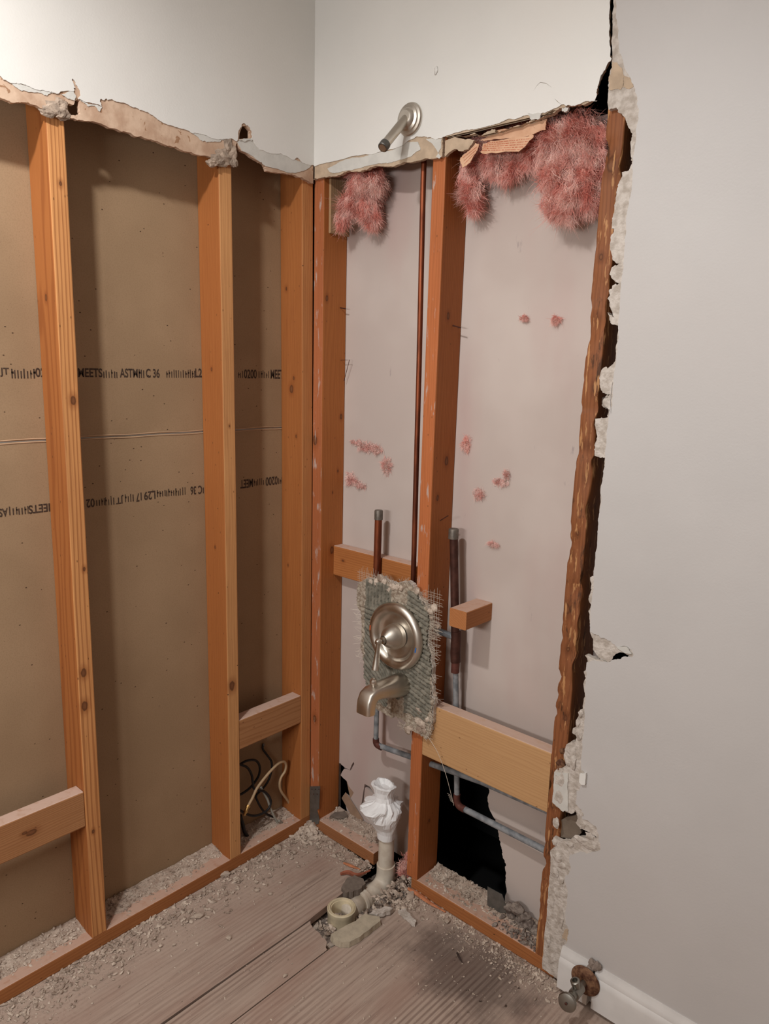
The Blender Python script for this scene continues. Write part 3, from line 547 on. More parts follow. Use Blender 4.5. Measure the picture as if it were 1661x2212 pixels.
# ================================================================== PIPES
def pipe_thing(name, label, parts, cat='pipe', loc=None):
    loc = loc or parts[0][2][0]
    t = thing(name, label, cat, tuple(loc))
    for nm, m, pts, r in parts: sharp(MB().tube(pts, r, 16).build(nm, m, t, True), 50)
    return t
def R3(u, v, y): x, z = PR(u, v, y); return (x, y, z)
def L3(u, v, x): y, z = PL(u, v, x); return (x, y, z)
rx = PR(905, 800, .03)[0]
pipe_thing('copper_riser', 'thin copper shower riser running up the left side of the middle stud', [('pipe', COPPER, [R3(914, 400, .03)[:2] + (2.02,), R3(914, 400, .03), R3(905, 800, .03), R3(893, 1240, .03), R3(890, 1330, .03)], .0068)], 'pipe')
c = R3(818, 1105, .04); d_ = R3(812, 1300, .04)
pipe_thing('capped_stub', 'left capped copper stub rising in front of a wood block', [('pipe', COPPER, [d_, c], .0102), ('cap', SOLDER, [(c[0], c[1], c[2] - .022), (c[0], c[1], c[2] + .002), (c[0], c[1], c[2] + .004)], [.0117, .0117, .0102])])
a, b_ = R3(812, 1500, .04), R3(812, 1598, .04); e_ = (a[0] + .012, .04, b_[2] - .014)
pipe_thing('water_pipe', 'blue-grey pipe dropping below the faucet and turning along the wall under the board', [('pipe', PIPEGREY, [(b_[0], .04, a[2] + .05), b_], .0072), ('elbow', REDFIT, smoothpath([(b_[0], .04, b_[2] + .004), (b_[0] + .001, .04, b_[2] - .008), e_, (e_[0] + .016, .04, e_[2] - .001)], 4), .0092), ('pipe', PIPEGREY, [e_, (.60, .042, .385), (.81, .05, .384)], .0078)])
c = R3(980, 1145, .045); g = R3(984, 1400, .045); h_ = R3(984, 1430, .045); k_ = R3(987, 1715, .06); l_ = R3(992, 1742, .06); e2 = R3(1180, 1838, .05)
pipe_thing('capped_stub', 'right capped dark pipe stub with a tee and blue-grey tail passing behind the pale board', [('pipe', DARKCOPPER, [c, (g[0], g[1], g[2])], .0108), ('cap', SOLDER, [(c[0], c[1], c[2] - .022), (c[0], c[1], c[2] + .002), (c[0], c[1], c[2] + .004)], [.0128, .0128, .011]),
    ('tee', DARKCOPPER, [(g[0] - .001, g[1], g[2] + .045), (g[0], g[1], g[2] + .02), (g[0], g[1], g[2] - .012), h_], [.0128, .0128, .0128, .0128]), ('branch', PIPEGREY, [(g[0], .044, g[2] + .028), (g[0] - .07, .038, g[2] + .036)], .0085), ('collar', REDFIT, [h_, (h_[0], h_[1], h_[2] - .028)], .0108),
    ('pipe', PIPEGREY, [h_, k_], .0074), ('elbow', REDFIT, smoothpath([k_, (k_[0] + .001, k_[1], k_[2] - .02), (k_[0] + .01, k_[1], l_[2] + .001), (l_[0] + .02, .059, l_[2])], 4), .0094), ('pipe', PIPEGREY, [(l_[0] + .005, .06, l_[2]), e2, (e2[0] + .03, .049, e2[2])], .0082)])
# ================================================================== SHOWER ARM, VALVE, SPOUT
fx, fz = PR(886, 258, -.014)
t = thing('shower_fixture', 'brushed nickel shower arm and round flange on the white wall', 'shower arm', (fx, -.0128, fz))
sharp(MB().lathe([(.0355, .0), (.036, .004), (.034, .007), (.029, .0085), (.0275, .012), (.0225, .0145), (.0195, .02), (.015, .023), (.0, .023)], (fx, -.0127, fz), (0, -1, 0)).build('flange', NICKEL, t, True), 28)
tip = Vector(L3(838, 303, fx - .006)); pts = smoothpath([(fx, -.018, fz), (fx, -.032, fz - .006), tuple(tip + Vector((0, .004, .003))), tuple(tip + Vector((0, -.018, -.02)))], 6)
arm = MB().tube(pts, .0105, 20).build('arm', NICKEL, t, True); sharp(arm, 50)
dr = (pts[-1] - pts[-2]).normalized(); e_ = pts[-1]
sharp(MB().lathe([(.0118, -.016), (.0122, -.013), (.0118, -.002), (.0105, .0), (.0082, .0), (.0075, -.003), (.0075, -.010), (0, -.010)], e_, dr, 24).build('threaded_tip', mat_plain('dark_thread', srgb(96, 94, 90), .5, .7), t, True), 30)
z5 = lambda a, b: (740 + a/5.19, 1220 + b/5.19)
# --- cement board remnant, heightfield with trowel ridges
outl = [PR(*z5(a, b), -.014) for a, b in [(180,215),(240,170),(330,160),(420,135),(500,180),(600,215),(690,195),(740,190),(790,240),(850,320),(900,400),(950,470),(975,560),(985,700),(960,850),(1000,1000),(1005,1250),(1005,1450),(1035,1500),(1010,1700),(985,1850),(935,1965),(860,1900),(790,1860),(730,1890),(690,1850),(710,1790),(640,1720),(560,1720),(480,1680),(400,1640),(345,1590),(330,1500),(275,1330),(245,1150),(205,950),(215,700),(205,520),(160,400)]]
outl = jag(outl + outl[:1], .006, .006, 71)[:-1]
from mathutils.geometry import intersect_point_line
def inside(x, z, poly):
    c = False; n = len(poly); j = n - 1
    for i in range(n):
        xi, zi = poly[i]; xj, zj = poly[j]
        if (zi > z) != (zj > z) and x < (xj - xi)*(z - zi)/(zj - zi) + xi: c = not c
        j = i
    return c
ex, ez = PR(*z5(592, 800), -.025)     # escutcheon centre
bc = thing('cement_board', 'broken cement board remnant with ridged grey mortar and frayed mesh behind the faucet', 'cement board', (ex, 0, ez - .05))
xs = np.arange(min(q[0] for q in outl) - .002, max(q[0] for q in outl) + .002, .0016); zs_ = np.arange(min(q[1] for q in outl) - .002, max(q[1] for q in outl) + .002, .0016)
INS = [[inside(x, z, outl) for z in zs_] for x in xs]
def ridge(x, z):
    """height over the board face and plaster share at a point"""
    dx, dz = x - ex, z - ez; n1 = mnoise.noise(Vector((x*38, z*38, 1))); n2 = mnoise.noise(Vector((x*150, z*150, 4)))
    wob = .0035*mnoise.noise(Vector((x*22, z*22, 9))) + .0016*n2
    if dx < .005 and dz > .055: ph = (dx + wob)/.0125
    elif dx < -.01 and dz > .012: ph = (dz + wob)/.013
    elif dx < .03: ph = ((dz*.75 + dx*.85) + wob + .012*math.sin(dx*30))/.0115
    else: ph = (dz + dx*.33 + wob)/.0122
    s = .5 + .5*math.cos(ph*2*math.pi); s = min(1, max(0, (s - .1)/.3))
    if dx >= .03:      # slumped ridges, cracked into short pieces
        cr = .5 + .5*math.cos((dx/.021 + .5*math.floor(ph + .5) + wob*60)*2*math.pi)
        if cr > .955: s *= .45
        s = .35 + .65*s
    lim = .128 if dx < -.025 else (.088 if dx < .03 else .128 - max(0, dx - .06)*1.1)
    pl_ = max(0, min(1, .5 + (dz - lim + .014*n1)/.016)); lo = max(0, min(1, .5 + (-.205 + (.035 if -.03 < dx < .03 else 0) - dz + .02*n1)/.02)); ed = max(0, min(1, .5 + (dx - .117 + .01*n1)/.012)); le = max(0, min(1, .5 + (-.118 - dx + .01*n1)/.01))*.8
    p_ = max(pl_, lo, ed, le)
    h1 = .0088*s + .0006*n2; h2_ = .002 + .0035*abs(mnoise.noise(Vector((x*75, z*75, 3)))) + .002*n2
    hh_ = h1*(1 - p_) + h2_*p_; rr_ = math.hypot(dx, dz)
    if rr_ < .088: hh_ = min(hh_, .0012 if rr_ < .084 else .003)
    if math.hypot(x - PR(866, 1478, -.02)[0], z - PR(866, 1478, -.02)[1]) < .03: hh_ = min(hh_, .003)
    return hh_, p_
mb = MB(); idx = {}
for i, x in enumerate(xs):
    for j, z in enumerate(zs_):
        if INS[i][j]:
            h, p_ = ridge(x, z); idx[i, j] = len(mb.v); mb.v.append((x, -.0125 - h, z)); mb.c.append(p_)
for (i, j) in list(idx):
    q = [(i, j), (i + 1, j), (i + 1, j + 1), (i, j + 1)]
    if all(k in idx for k in q): mb.f.append(tuple(idx[k] for k in q))
mb.build('mortar_face', MORTAR, bc, True)
fixn(slab(outl, .0, .0125, toR).build('board_core', GYPSUM, bc))
# frayed mesh
fm = MB(); R = rnd(5)
def strand(p, q, r=.00035, sag=.0):
    p, q = Vector(p), Vector(q); mid = (p + q)/2 + Vector((R.gauss(0, sag), -abs(R.gauss(0, sag)), R.gauss(0, sag))); fm.tube([p, mid, q], r, 3, False)
def edge_strands(pts, dirv, n, l0, l1, spread=.5):
    for k in range(n):
        s = R.random()*(len(pts) - 1); i = int(s); f = s - i; a, b_ = pts[i], pts[i + 1]
        x, z = a[0]*(1 - f) + b_[0]*f, a[1]*(1 - f) + b_[1]*f; l = R.uniform(l0, l1)
        dx, dz = dirv[0] + R.gauss(0, spread), dirv[1] + R.gauss(0, spread); n_ = math.hypot(dx, dz)
        strand((x - dx/n_*.01, -.013, z - dz/n_*.01), (x + dx/n_*l, -.014 - R.random()*.012, z + dz/n_*l), .00032, .002)
rt = [PR(*z5(a, b), -.014) for a, b in [(850,310),(940,430),(985,620),(970,850),(1005,1000),(1005,1300),(1020,1500)]]
edge_strands(rt, (1, .1), 110, .01, .036, .35)
edge_strands([PR(*z5(a, b), -.014) for a, b in [(280,160),(450,140),(560,190),(740,190),(850,310)]], (0, 1), 70, .006, .018, .3)
edge_strands([PR(*z5(a, b), -.014) for a, b in [(160,400),(205,700),(205,950),(250,1150)]], (-1, 0), 36, .006, .02, .5)
edge_strands([PR(*z5(a, b), -.014) for a, b in [(1010,1600),(985,1850),(935,1960)]], (1, -.2), 26, .004, .012, .5)
edge_strands([PR(*z5(a, b), -.014) for a, b in [(700,1850),(660,1760)]], (-1, .2), 14, .006, .014, .6)
def net(x0, x1, z0, z1, st):       # woven grid still hanging off the right edge
    x = x0
    while x < x1:
        strand((x + R.gauss(0, .001), -.0145, z0 - R.random()*.012), (x + R.gauss(0, .002), -.0165, z1 + R.random()*.02), .0004, .001); x += st
    z = z0
    while z < z1: strand((x0 - .01, -.0145, z + R.gauss(0, .001)), (x1 + R.random()*.01, -.0165, z + R.gauss(0, .003)), .0004, .001); z += st
a, b_ = PR(*z5(930, 620), -.014), PR(*z5(1110, 330), -.014); net(a[0], b_[0], a[1] - .03, b_[1], .0062)
a, b_ = PR(*z5(970, 960), -.014), PR(*z5(1090, 640), -.014); net(a[0], b_[0], a[1], b_[1], .0062)
a, b_ = PR(*z5(650, 1800), -.02), PR(*z5(990, 1650), -.02); net(a[0], b_[0], a[1], b_[1], .0062)
a, b_ = PR(*z5(190, 250), -.016), PR(*z5(400, 130), -.016); net(a[0], b_[0], a[1], b_[1], .0055)
pth = [R3(920, 1585, -.014), R3(945, 1625, -.016), R3(962, 1670, -.012), R3(973, 1710, -.006), R3(980, 1740, -.004)]
fm.tube(smoothpath(pth, 5), .0006, 4)
for k in range(5): q = Vector(R3(970 + k*1.6, 1716 + k*4, -.008)); strand(q + Vector((-.006, 0, .001)), q + Vector((.006, 0, -.001)), .0004)
fm.build('fibreglass_mesh', FIBRE, bc, kind='stuff')
cr = MB(); R = rnd(9)
for (a, b_, r) in [(430,150,45),(470,180,30),(380,190,34),(560,240,36),(620,250,34),(520,280,30),(660,260,28),(1030,480,40),(985,520,34),(1000,600,20),(1080,690,24),(730,1850,44),(770,1830,30),(870,1760,44),(900,1800,40),(840,1740,30),(950,1730,30),(860,1850,40),(920,1860,30),(1040,1450,24),(860,1630,46),(830,280,36),(320,190,28)]:
    x, z = PR(*z5(a, b_), -.016); lump((x, -.0165, z), (r/5.19/720, .005, r/5.19/760), a + b_, cr, sub=2)
cr.build('mortar_crumbs', RUBBLE, bc, kind='stuff')
# --- valve trim
ey = -.0165
vt = thing('shower_valve', 'round brushed nickel shower valve trim with a lever handle', 'valve', (ex, ey, ez))
esc = MB().lathe([(.085, 0), (.0895, .0025), (.0908, .007), (.0895, .0125), (.086, .017), (.081, .0198), (.075, .0205), (.069, .0188), (.0645, .0145), (.0615, .0085), (.0585, .005), (.050, .0022), (.040, .001), (.0, .0005)], (ex, ey, ez), (0, -1, 0), 72).build('escutcheon', NICKEL, vt, True); sharp(esc, 60)
ball = Vector(L3(*z5(402, 866), ex - .004)); base = Vector((ex, ey - .001, ez)); ax = (ball - base); Ln = ax.length
sharp(MB().lathe([(.0, 0), (.033, .0), (.034, .004), (.0335, .012), (.034, .0135), (.033, .018), (.0305, .026), (.0265, .034), (.021, .041), (.0155, .047), (.012, .051), (.0095, Ln - .022), (.009, Ln - .014), (.0, Ln - .012)], base, ax, 40).build('handle_dome', NICKEL, vt, True), 30)
lv = MB(); lv.lathe([(0, -.0095), (.005, -.0085), (.0085, -.004), (.0095, 0), (.0085, .004), (.005, .0085), (0, .0095)], ball, ax, 20)
le = Vector(L3(*z5(368, 1178), ex - .004)); la = le - ball; lv.lathe([(.006, 0), (.0065, .006), (.0055, .012), (.0066, .03), (.0088, la.length - .008), (.0098, la.length - .003), (.0098, la.length), (0, la.length + .0012)], ball, la, 20)
sharp(lv.build('lever', NICKEL, vt, True), 30)
def mark(a0, m, name):
    q = MB(); pts = []
    for r in (.078, .0815):
        pts.append([(ex + r*math.cos(math.radians(a0 + d)), ey - .0207, ez + r*math.sin(math.radians(a0 + d))) for d in np.linspace(-5, 5, 6)])
    q.loft(pts, False, False); return q.build(name, m, vt)
mark(176, REDMARK, 'hot_mark'); mark(-10, BLUEMARK, 'cold_mark')
# --- tub spout
sx, sz = PR(866, 1478, -.02)
sp = thing('tub_spout', 'brushed nickel tub spout with a pull-up diverter knob', 'spout', (sx, -.0165, sz))
def sect(c, hw, hh, nx, tilt, pw=2.6, n=28):
    """superellipse section at c, tilted about x"""
    out = []
    for k in range(n):
        a = 2*math.pi*k/n; ca, sa = math.cos(a), math.sin(a)
        u = hw*math.copysign(abs(ca)**(2/pw), ca); w_ = hh*math.copysign(abs(sa)**(2/pw), sa)
        out.append((c[0] + u, c[1] - w_*math.sin(tilt), c[2] + w_*math.cos(tilt)))
    return out
tipy = PL(788, 1500, sx - .005)[0]; L_ = abs(tipy) - .0165
rings = []
for s, dz, hw, hh, tl, pw in [(0, 0, .031, .031, 0, 2.0), (.04, 0, .0315, .0315, 0, 2.0), (.2, .002, .030, .0295, 0, 2.1), (.4, .005, .0265, .0255, .02, 2.6), (.6, .009, .0235, .0205, .05, 3.4), (.75, .011, .0225, .0175, .1, 4.5), (.85, .0105, .0222, .0165, .3, 5.0), (.93, .005, .0222, .0175, .8, 5.5), (.975, -.006, .0222, .0165, 1.25, 5.5), (.995, -.020, .0222, .0155, 1.45, 5.5), (1.0, -.036, .0222, .015, 1.5, 5.5)]:
    rings.append(sect((sx, -.0165 - s*L_, sz + dz), hw, hh, 0, -tl if False else tl, pw))
o = MB().loft(rings).build('spout_body', NICKEL, sp, True); fixn(o); sharp(o, 40)
ky, kz = PL(785, 1474, sx - .002)
kc = (sx, -.0165 - .80*L_, sz + .0225)
sharp(MB().lathe([(.0085, 0), (.0085, .003), (.0045, .004), (.0045, .011), (.0085, .013), (.0098, .018), (.0085, .022), (.004, .0245), (.0045, .027), (.0, .0285)], kc, (0, -.12, 1), 24).build('diverter_knob', NICKEL, sp, True), 35)
# ================================================================== DRAIN
t0 = Vector(R3(832, 1840, .0)); px, py = t0.x + .004, 0.0
dp = thing('drain_pipe', 'off-white PVC drain elbow and upright pipe rising from the hole in the floor', 'pipe', (px, py, -.04))
sharp(MB().tube([(px, py, -.0), (px, py, .1), (px, py, .19)], .0222, 28).build('upright_pipe', PVC, dp, True), 50)
elb = smoothpath([(px, py, .03), (px, py, -.0), (px, py - .008, -.022), (px, py - .028, -.033), (px + .001, py - .06, -.034), (px + .002, py - .09, -.033)], 5)
sharp(MB().tube(elb, .0262, 28).build('elbow', PVC, dp, True), 50)
sharp(MB().tube([(px + .002, py - .085, -.033), (px + .002, py - .098, -.033), (px + .002, py - .0985, -.033), (px + .002, py - .107, -.033)], [.0295, .0295, .0315, .0315], 28).build('coupling', PVC, dp, True), 40)
rcx, rcy = PF(738, 1962, .0); rc = Vector((rcx, rcy, 0))
MB().tube([(px + .002, py - .1, -.033), (rcx, rcy + .02, -.03)], .0255, 28).build('horizontal_pipe', PVC, dp, True)
sharp(MB().lathe([(.034, -.062), (.037, -.05), (.037, -.012), (.0385, -.008), (.0385, .002), (.036, .004), (.0345, .002), (.0335, .004), (.031, .004), (.0295, .0), (.0275, .0), (.0265, -.004), (.0262, -.04), (.0, -.04)], rc, (0, 0, 1), 48).build('open_socket', PVCY, dp, True), 35)
# white plastic stuffed in the pipe
wd_ = MB(); rings = []; R = rnd(14)
top3 = Vector((px, py, .19))
for z, r, dx, n1, am in [(.120, .0247, 0, 3, .02), (.14, .026, .0, 5, .05), (.155, .032, -.006, 5, .08), (.17, .042, -.014, 6, .10), (.185, .050, -.018, 5, .13), (.20, .055, -.017, 5, .16), (.213, .056, -.013, 4, .2), (.222, .048, -.006, 4, .24), (.23, .034, -.004, 4, .2), (.238, .026, -.006, 4, .1), (.252, .0255, -.010, 3, .08), (.268, .029, -.012, 3, .10), (.283, .033, -.012, 3, .12), (.285, .027, -.012, 3, .1), (.274, .016, -.011, 3, .1)]:
    n = 56; ring = []
    for k in range(n):
        a = 2*math.pi*k/n; q = mnoise.noise(Vector((math.cos(a)*1.5, math.sin(a)*1.5, z*26))); q2 = mnoise.noise(Vector((math.cos(a)*2.3, math.sin(a)*2.3, z*32 + 7)))
        rr = r*(1 + am*1.9*q + am*1.0*(1 - 2.4*abs(q2)))
        ring.append((px + dx*1.0 + rr*math.cos(a)*1.02, py + rr*math.sin(a)*.9 - .004, z*.97 + .008*am*10*q2*.35))
    rings.append(ring)
wd_.loft(rings); o = top(wd_, 'plastic_wad', PAPER, (px, py, .12), 'crumpled white plastic wad stuffed in the upright drain pipe', 'plastic wad'); fixn(o)
# ================================================================== CABLES in the left wall cavity
def cab(label, m, pts, r, x0, x1, conn=()):
    n = len(pts); P3 = [L3(480 + a/5.823, 1480 + b_/5.823, x0 + (x1 - x0)*i/(n - 1)) for i, (a, b_) in enumerate(pts)]
    t = thing('cable', label, 'cable', P3[0])
    MB().tube(smoothpath(P3, 5), r, 10).build('jacket', m, t, True)
    for nm, mm, i, rr in conn:
        a = Vector(P3[i]); b_ = Vector(P3[i + 1] if i + 1 < n else P3[i]); MB().tube([a, a.lerp(b_, .45), a.lerp(b_, .46), b_], [rr, rr, rr*.75, rr*.75], 8).build(nm, mm, t)
    return t
cab('tan cable looping through the cavity with brass and copper ends', TANCABLE, [(868,1540),(830,1460),(745,1340),(722,1250),(740,1160),(790,1080),(802,1000),(775,962),(700,990),(600,1090),(500,1210),(430,1310),(380,1420),(330,1510),(300,1580),(272,1640)], .0040, -.06, -.02, [('copper_tip', mat_plain('bright_copper', srgb(190, 120, 90), .3, .9), 0, .0045), ('brass_connector', BRASS, 13, .0065), ('brass_connector', BRASS, 14, .0058)])
cab('black cable with a metal end hanging from the kraft board', BLACKRUB, [(520,735),(510,800),(565,880),(618,960),(622,1060),(585,1190),(520,1290),(430,1385),(440,1450),(500,1560),(560,1620),(640,1660)], .0033, -.083, -.05, [('metal_end', STEEL, 0, .004)])
cab('black cable drooping in a loop behind the middle stud', BLACKRUB, [(150,985),(240,1003),(320,1040),(370,1130),(385,1230),(400,1300),(470,1325),(530,1340),(590,1400),(612,1480),(570,1570),(470,1630),(370,1642),(270,1600),(200,1560)], .0036, -.05, -.035)
cab('shiny black cable arching up from behind the middle stud', BLACKRUB, [(160,1030),(235,990),(300,955),(385,940),(440,962),(472,1030),(462,1130),(410,1220),(340,1300),(240,1370),(160,1390)], .0036, -.06, -.07)
cab('grey cable with a frayed hook end resting on the plate', GREYCABLE, [(485,1280),(520,1350),(570,1440),(600,1530),(640,1620),(680,1700),(722,1775),(752,1782),(762,1740),(712,1705)], .0034, -.05, -.028)
cab('short thick black cable in the dark behind the middle stud', BLACKRUB, [(225,1640),(255,1740),(280,1840),(330,1915),(370,1930)], .0055, -.055, -.05)
# ================================================================== INSULATION
def fluff(label, blobs, n, seed, l0=.012, l1=.034, down=.75, name='insulation', core_on=True, fm=None):
    R = rnd(seed); core = MB(); fb = MB()
    loc = tuple(sum(q[0][i] for q in blobs)/len(blobs) for i in range(3)); t = thing(name, label, 'insulation', loc)
    tot = sum(q[1][0]*q[1][2] for q in blobs)
    for k, (c, r) in enumerate(blobs):
        if core_on:
            for q in range(4):      # several matted wads per tuft
                o_ = Vector((R.gauss(0, .4)*r[0], R.gauss(0, .3)*r[1], R.gauss(.1, .4)*r[2])); f_ = R.uniform(.22, .38); o_.y = abs(o_.y)
                lump(tuple(Vector(c) + o_), (r[0]*f_, r[1]*f_, r[2]*f_*1.2), seed*100 + k*7 + q, core, sub=3)
        for _ in range(int(n*r[0]*r[2]/tot)):
            d = Vector((R.gauss(0, 1), R.gauss(-.5, 1), R.gauss(-.15, 1))).normalized()
            k1 = R.uniform(.45, 1.0)*(.85 + .5*mnoise.noise(Vector(c)*9 + d*2.2)); p = Vector(c) + Vector((d.x*r[0], d.y*r[1], d.z*r[2]))*k1
            ps = Vector((p.x*48, p.y*48, p.z*30)); f = Vector((mnoise.noise(ps), mnoise.noise(ps + Vector((9, 0, 0))), mnoise.noise(ps + Vector((0, 9, 0)))))
            v = (d*.3 + f*1.7 + Vector((R.gauss(0, .35), R.gauss(0, .35), -down + R.gauss(0, .35)))).normalized(); L = R.uniform(l0, l1)
            if R.random() < .04: L *= 1.7
            w_ = v.orthogonal().normalized()*R.uniform(.00025, .0006); q = p; row = []
            g = Vector((R.gauss(0, .8), R.gauss(0, .8), R.gauss(-.3, .8)))
            for s in range(4):
                kk = 1 - s/3.4; row += [q + w_*kk, q - w_*kk]; q = q + v*(L/3); v = (v + g*.4).normalized()
                q = Vector((q.x, min(q.y, D - .002), q.z))
            fb.add(row, [(0, 1, 3, 2), (2, 3, 5, 4), (4, 5, 7, 6)])
    if core_on:
        core.v = [(a, min(b_, D - .002), c) for a, b_, c in core.v]; core.build('matted_core', PINKCORE, t, True, kind='stuff')
    fb.build('fibres', fm or PINK, t, kind='stuff'); return t
def RB(u, v, y, rpx, rz, ry=.03): x, z = PR(u, v, y); return ((x, y, z), (rpx/690, ry, rz/930))
fluff('small pink insulation tuft hanging under the drywall beside the corner stud', [RB(785, 400, .03, 34, 36), RB(812, 395, .035, 22, 30), RB(760, 440, .03, 28, 28), RB(740, 470, .025, 16, 22, .02), RB(795, 445, .04, 24, 34), RB(805, 470, .05, 14, 26, .02), RB(790, 372, .04, 36, 30)], 30000, 1)
fluff('long pink insulation mass hanging between the two right studs', [RB(1018, 370, .045, 22, 36), RB(1022, 415, .045, 20, 34), RB(1024, 445, .05, 12, 20, .02), RB(1070, 345, .05, 36, 30), RB(1100, 360, .05, 36, 32), RB(1130, 335, .055, 40, 26), RB(1165, 330, .05, 40, 36), RB(1190, 305, .045, 40, 50), RB(1225, 300, .035, 44, 52), RB(1262, 310, .04, 36, 56), RB(1285, 355, .045, 18, 56), RB(1215, 380, .03, 36, 50), RB(1240, 420, .025, 30, 40), RB(1205, 440, .03, 26, 30), RB(1225, 455, .03, 22, 26), RB(1275, 400, .04, 28, 50), RB(1285, 435, .045, 16, 24), RB(1060, 310, .06, 60, 30), RB(1150, 290, .06, 80, 34)], 78000, 2)
fl_ = [('pink shred stuck on the grey board above the copper stub', [(790,965,22,10),(812,970,16,12),(835,1005,10,22),(770,955,14,6)], 700), ('pink shred on the grey board at the corner stud edge', [(757,1035,12,18),(772,1045,10,10),(785,1050,8,8)], 400),
       ('tiny pink tuft high on the grey board, left of two', [(1131,688,5,6)], 150), ('tiny pink tuft high on the grey board, right of two', [(1202,690,7,8)], 200), ('pale pink shred on the right board, topmost of the lower scraps', [(1006,960,8,18)], 200), ('pale pink shred low on the right board beside its centre', [(1035,1068,10,12),(1080,1040,14,8),(1095,1025,6,10)], 350), ('whitish scrap low on the right board', [(1066,1175,9,5)], 120), ('pink scrap on the floor board behind the drain pipe', None, 0), ('pink bit on top of the wood block at the corner stud', [(729,1190,4,6)], 90)]
for i, (lb, bl_, n) in enumerate(fl_):
    if bl_ is None: continue
    fluff(lb, [((PR(u, v, D - .004)[0], D - .004, PR(u, v, D - .004)[1]), (a/690*1.4, .002, b_/850*1.2)) for u, v, a, b_ in bl_], n*3, 30 + i, .004, .013, .25, 'insulation_scrap', n in (90,), PALEPINK if n not in (150, 200) else None)
# kraft facing scraps with red print
def scrap(label, pts, d0, d1, seed, prt=None):
    q = jag([PR(u, v, -d1) for u, v in pts + pts[:1]], .005, .003, seed)[:-1]; cx = sum(a for a, _ in q)/len(q); cz = sum(b_ for _, b_ in q)/len(q)
    o = fixn(top(slab(q, d0, d1, toR), 'kraft_facing_scrap', KFACE, (cx, -d0, cz), label, 'paper scrap'))
    if prt:
        m = MB(); R = rnd(seed)
        for r_ in range(prt[4]):
            f = (r_ + .5)/prt[4]
            for c_ in range(30):
                s = c_/30 + R.uniform(0, .01); w_ = R.uniform(.3, .9)/30
                a = [(prt[0][k]*(1 - f) + prt[2][k]*f) for k in (0, 1)]; b_ = [(prt[1][k]*(1 - f) + prt[3][k]*f) for k in (0, 1)]
                def pt(ss, o_): return PR(a[0]*(1 - ss) + b_[0]*ss, a[1]*(1 - ss) + b_[1]*ss + o_, -d1 - .0004)
                p0, p1, p2, p3 = pt(s, -.7), pt(s + w_, -.7), pt(s + w_, .7), pt(s, .7)
                if all(inside(*k, q) for k in (p0, p1, p2, p3)): m.add([toR(*k, d1 + .0004) for k in (p0, p3, p2, p1)], [(0, 1, 2, 3)])
        m.build('red_print', REDPRINT, o)
    return o
P_ = lambda *l: zz(*OD, l)
scrap('torn kraft paper strip with red print over the pink insulation', P_((660,290),(720,268),(1020,232),(1055,222),(1050,245),(940,352),(740,360),(640,355),(655,320)), .004, .0055, 81, (*P_((640,285),(1040,240),(640,350),(990,345)), 5))
scrap('small torn kraft flap beside the copper riser stud top', P_((485,400),(560,340),(602,285),(632,292),(590,380),(560,440),(502,478)), .003, .0045, 82, (*P_((500,390),(620,300),(520,460),(590,380)), 3))
scrap('brown torn strip tucked under the white drywall edge', P_((640,265),(745,192),(900,165),(1160,95),(1150,180),(1060,212),(1010,230),(720,262)), -.003, -.001, 83)
# ================================================================== NAILS
def nail(label, pts, r=.0012): 
    t = MB().tube(pts, r, 6); o = top(t, 'nail', DARKCOPPER, pts[0], label, 'nail', None); return o
nail('bent nail high on the faucet wall corner stud side', [R3(731, 664, .065)[:1] + (.065, R3(731, 664, .065)[2]), R3(746, 667, .065)], .0016)
a = R3(738, 778, .07); nail('long hooked nail lower on the faucet wall corner stud side', [(.036, .07, a[2]), R3(755, 777, .07), R3(743, 823, .075)], .0009)
a = R3(985, 704, .06); nail('nail driven through the stud with the copper riser, near mid height', [(.43, .055, a[2] + .002), R3(995, 708, .055)], .0016)
nail('light nail sticking from the riser stud just above the right capped stub', [(.43, .04, R3(960, 1128, .04)[2]), R3(968, 1114, .03)], .0012)
m = MB(); wx, wz = PR(942, 152, -.0135); lump((wx, -.0135, wz), (.0055, .002, .0085), 5, m)
o = top(m, 'wall_dimple', PAINT_W, (wx, -.0127, wz), 'small painted-over bump in the white wall above the shower arm', 'wall anchor', smooth=True)
CRUMBLED = mat_plain('crumbled_plaster', srgb(164, 146, 130), .95, var=.25, scale=50, bump=.6)
# crumbled plaster on the stud tops
def clump(label, pts, seed, d=.013, f=L3):
    m = MB(); c = f(*pts[0][:2], .01)
    for k, (u, v, ru, rv) in enumerate(pts):
        q = f(u, v, d if f is L3 else -d); r = (.007, ru/740, rv/740) if f is L3 else (ru/740, .007, rv/740); lump(q, r, seed + k, m, sub=3)
    return top(m, 'plaster_clump', CRUMBLED, c, label, 'plaster')
clump('crumbled plaster clinging to the top of the leftmost stud', [(118,235,18,9),(132,244,12,9),(105,242,14,7),(135,228,8,10),(126,222,7,8)], 300, .008)
clump('crumbled plaster clinging to the top of the middle stud', [(485,335,20,12),(470,345,14,9),(500,330,11,14),(492,316,12,14),(458,352,10,6),(505,350,9,10),(478,348,14,8)], 320, .008)
# ================================================================== RUBBLE
def chunk_mesh(seed, n=9):
    R = rnd(seed); bm = bmesh.new(); bmesh.ops.create_icosphere(bm, subdivisions=1, radius=1)
    s = (R.uniform(.8, 1.2), R.uniform(.6, 1), R.uniform(.45, .8))
    for q in bm.verts: q.co = Vector((q.co.x*s[0], q.co.y*s[1], q.co.z*s[2]))*(1 + R.uniform(-.3, .25))
    me = bpy.data.meshes.new('rubble_chunk'); bm.to_mesh(me); bm.free(); return me
BITS = []
for k in range(8):
    me = chunk_mesh(500 + k); BITS.append(([q.co.copy() for q in me.vertices], [tuple(q.vertices) for q in me.polygons])); bpy.data.meshes.remove(me)
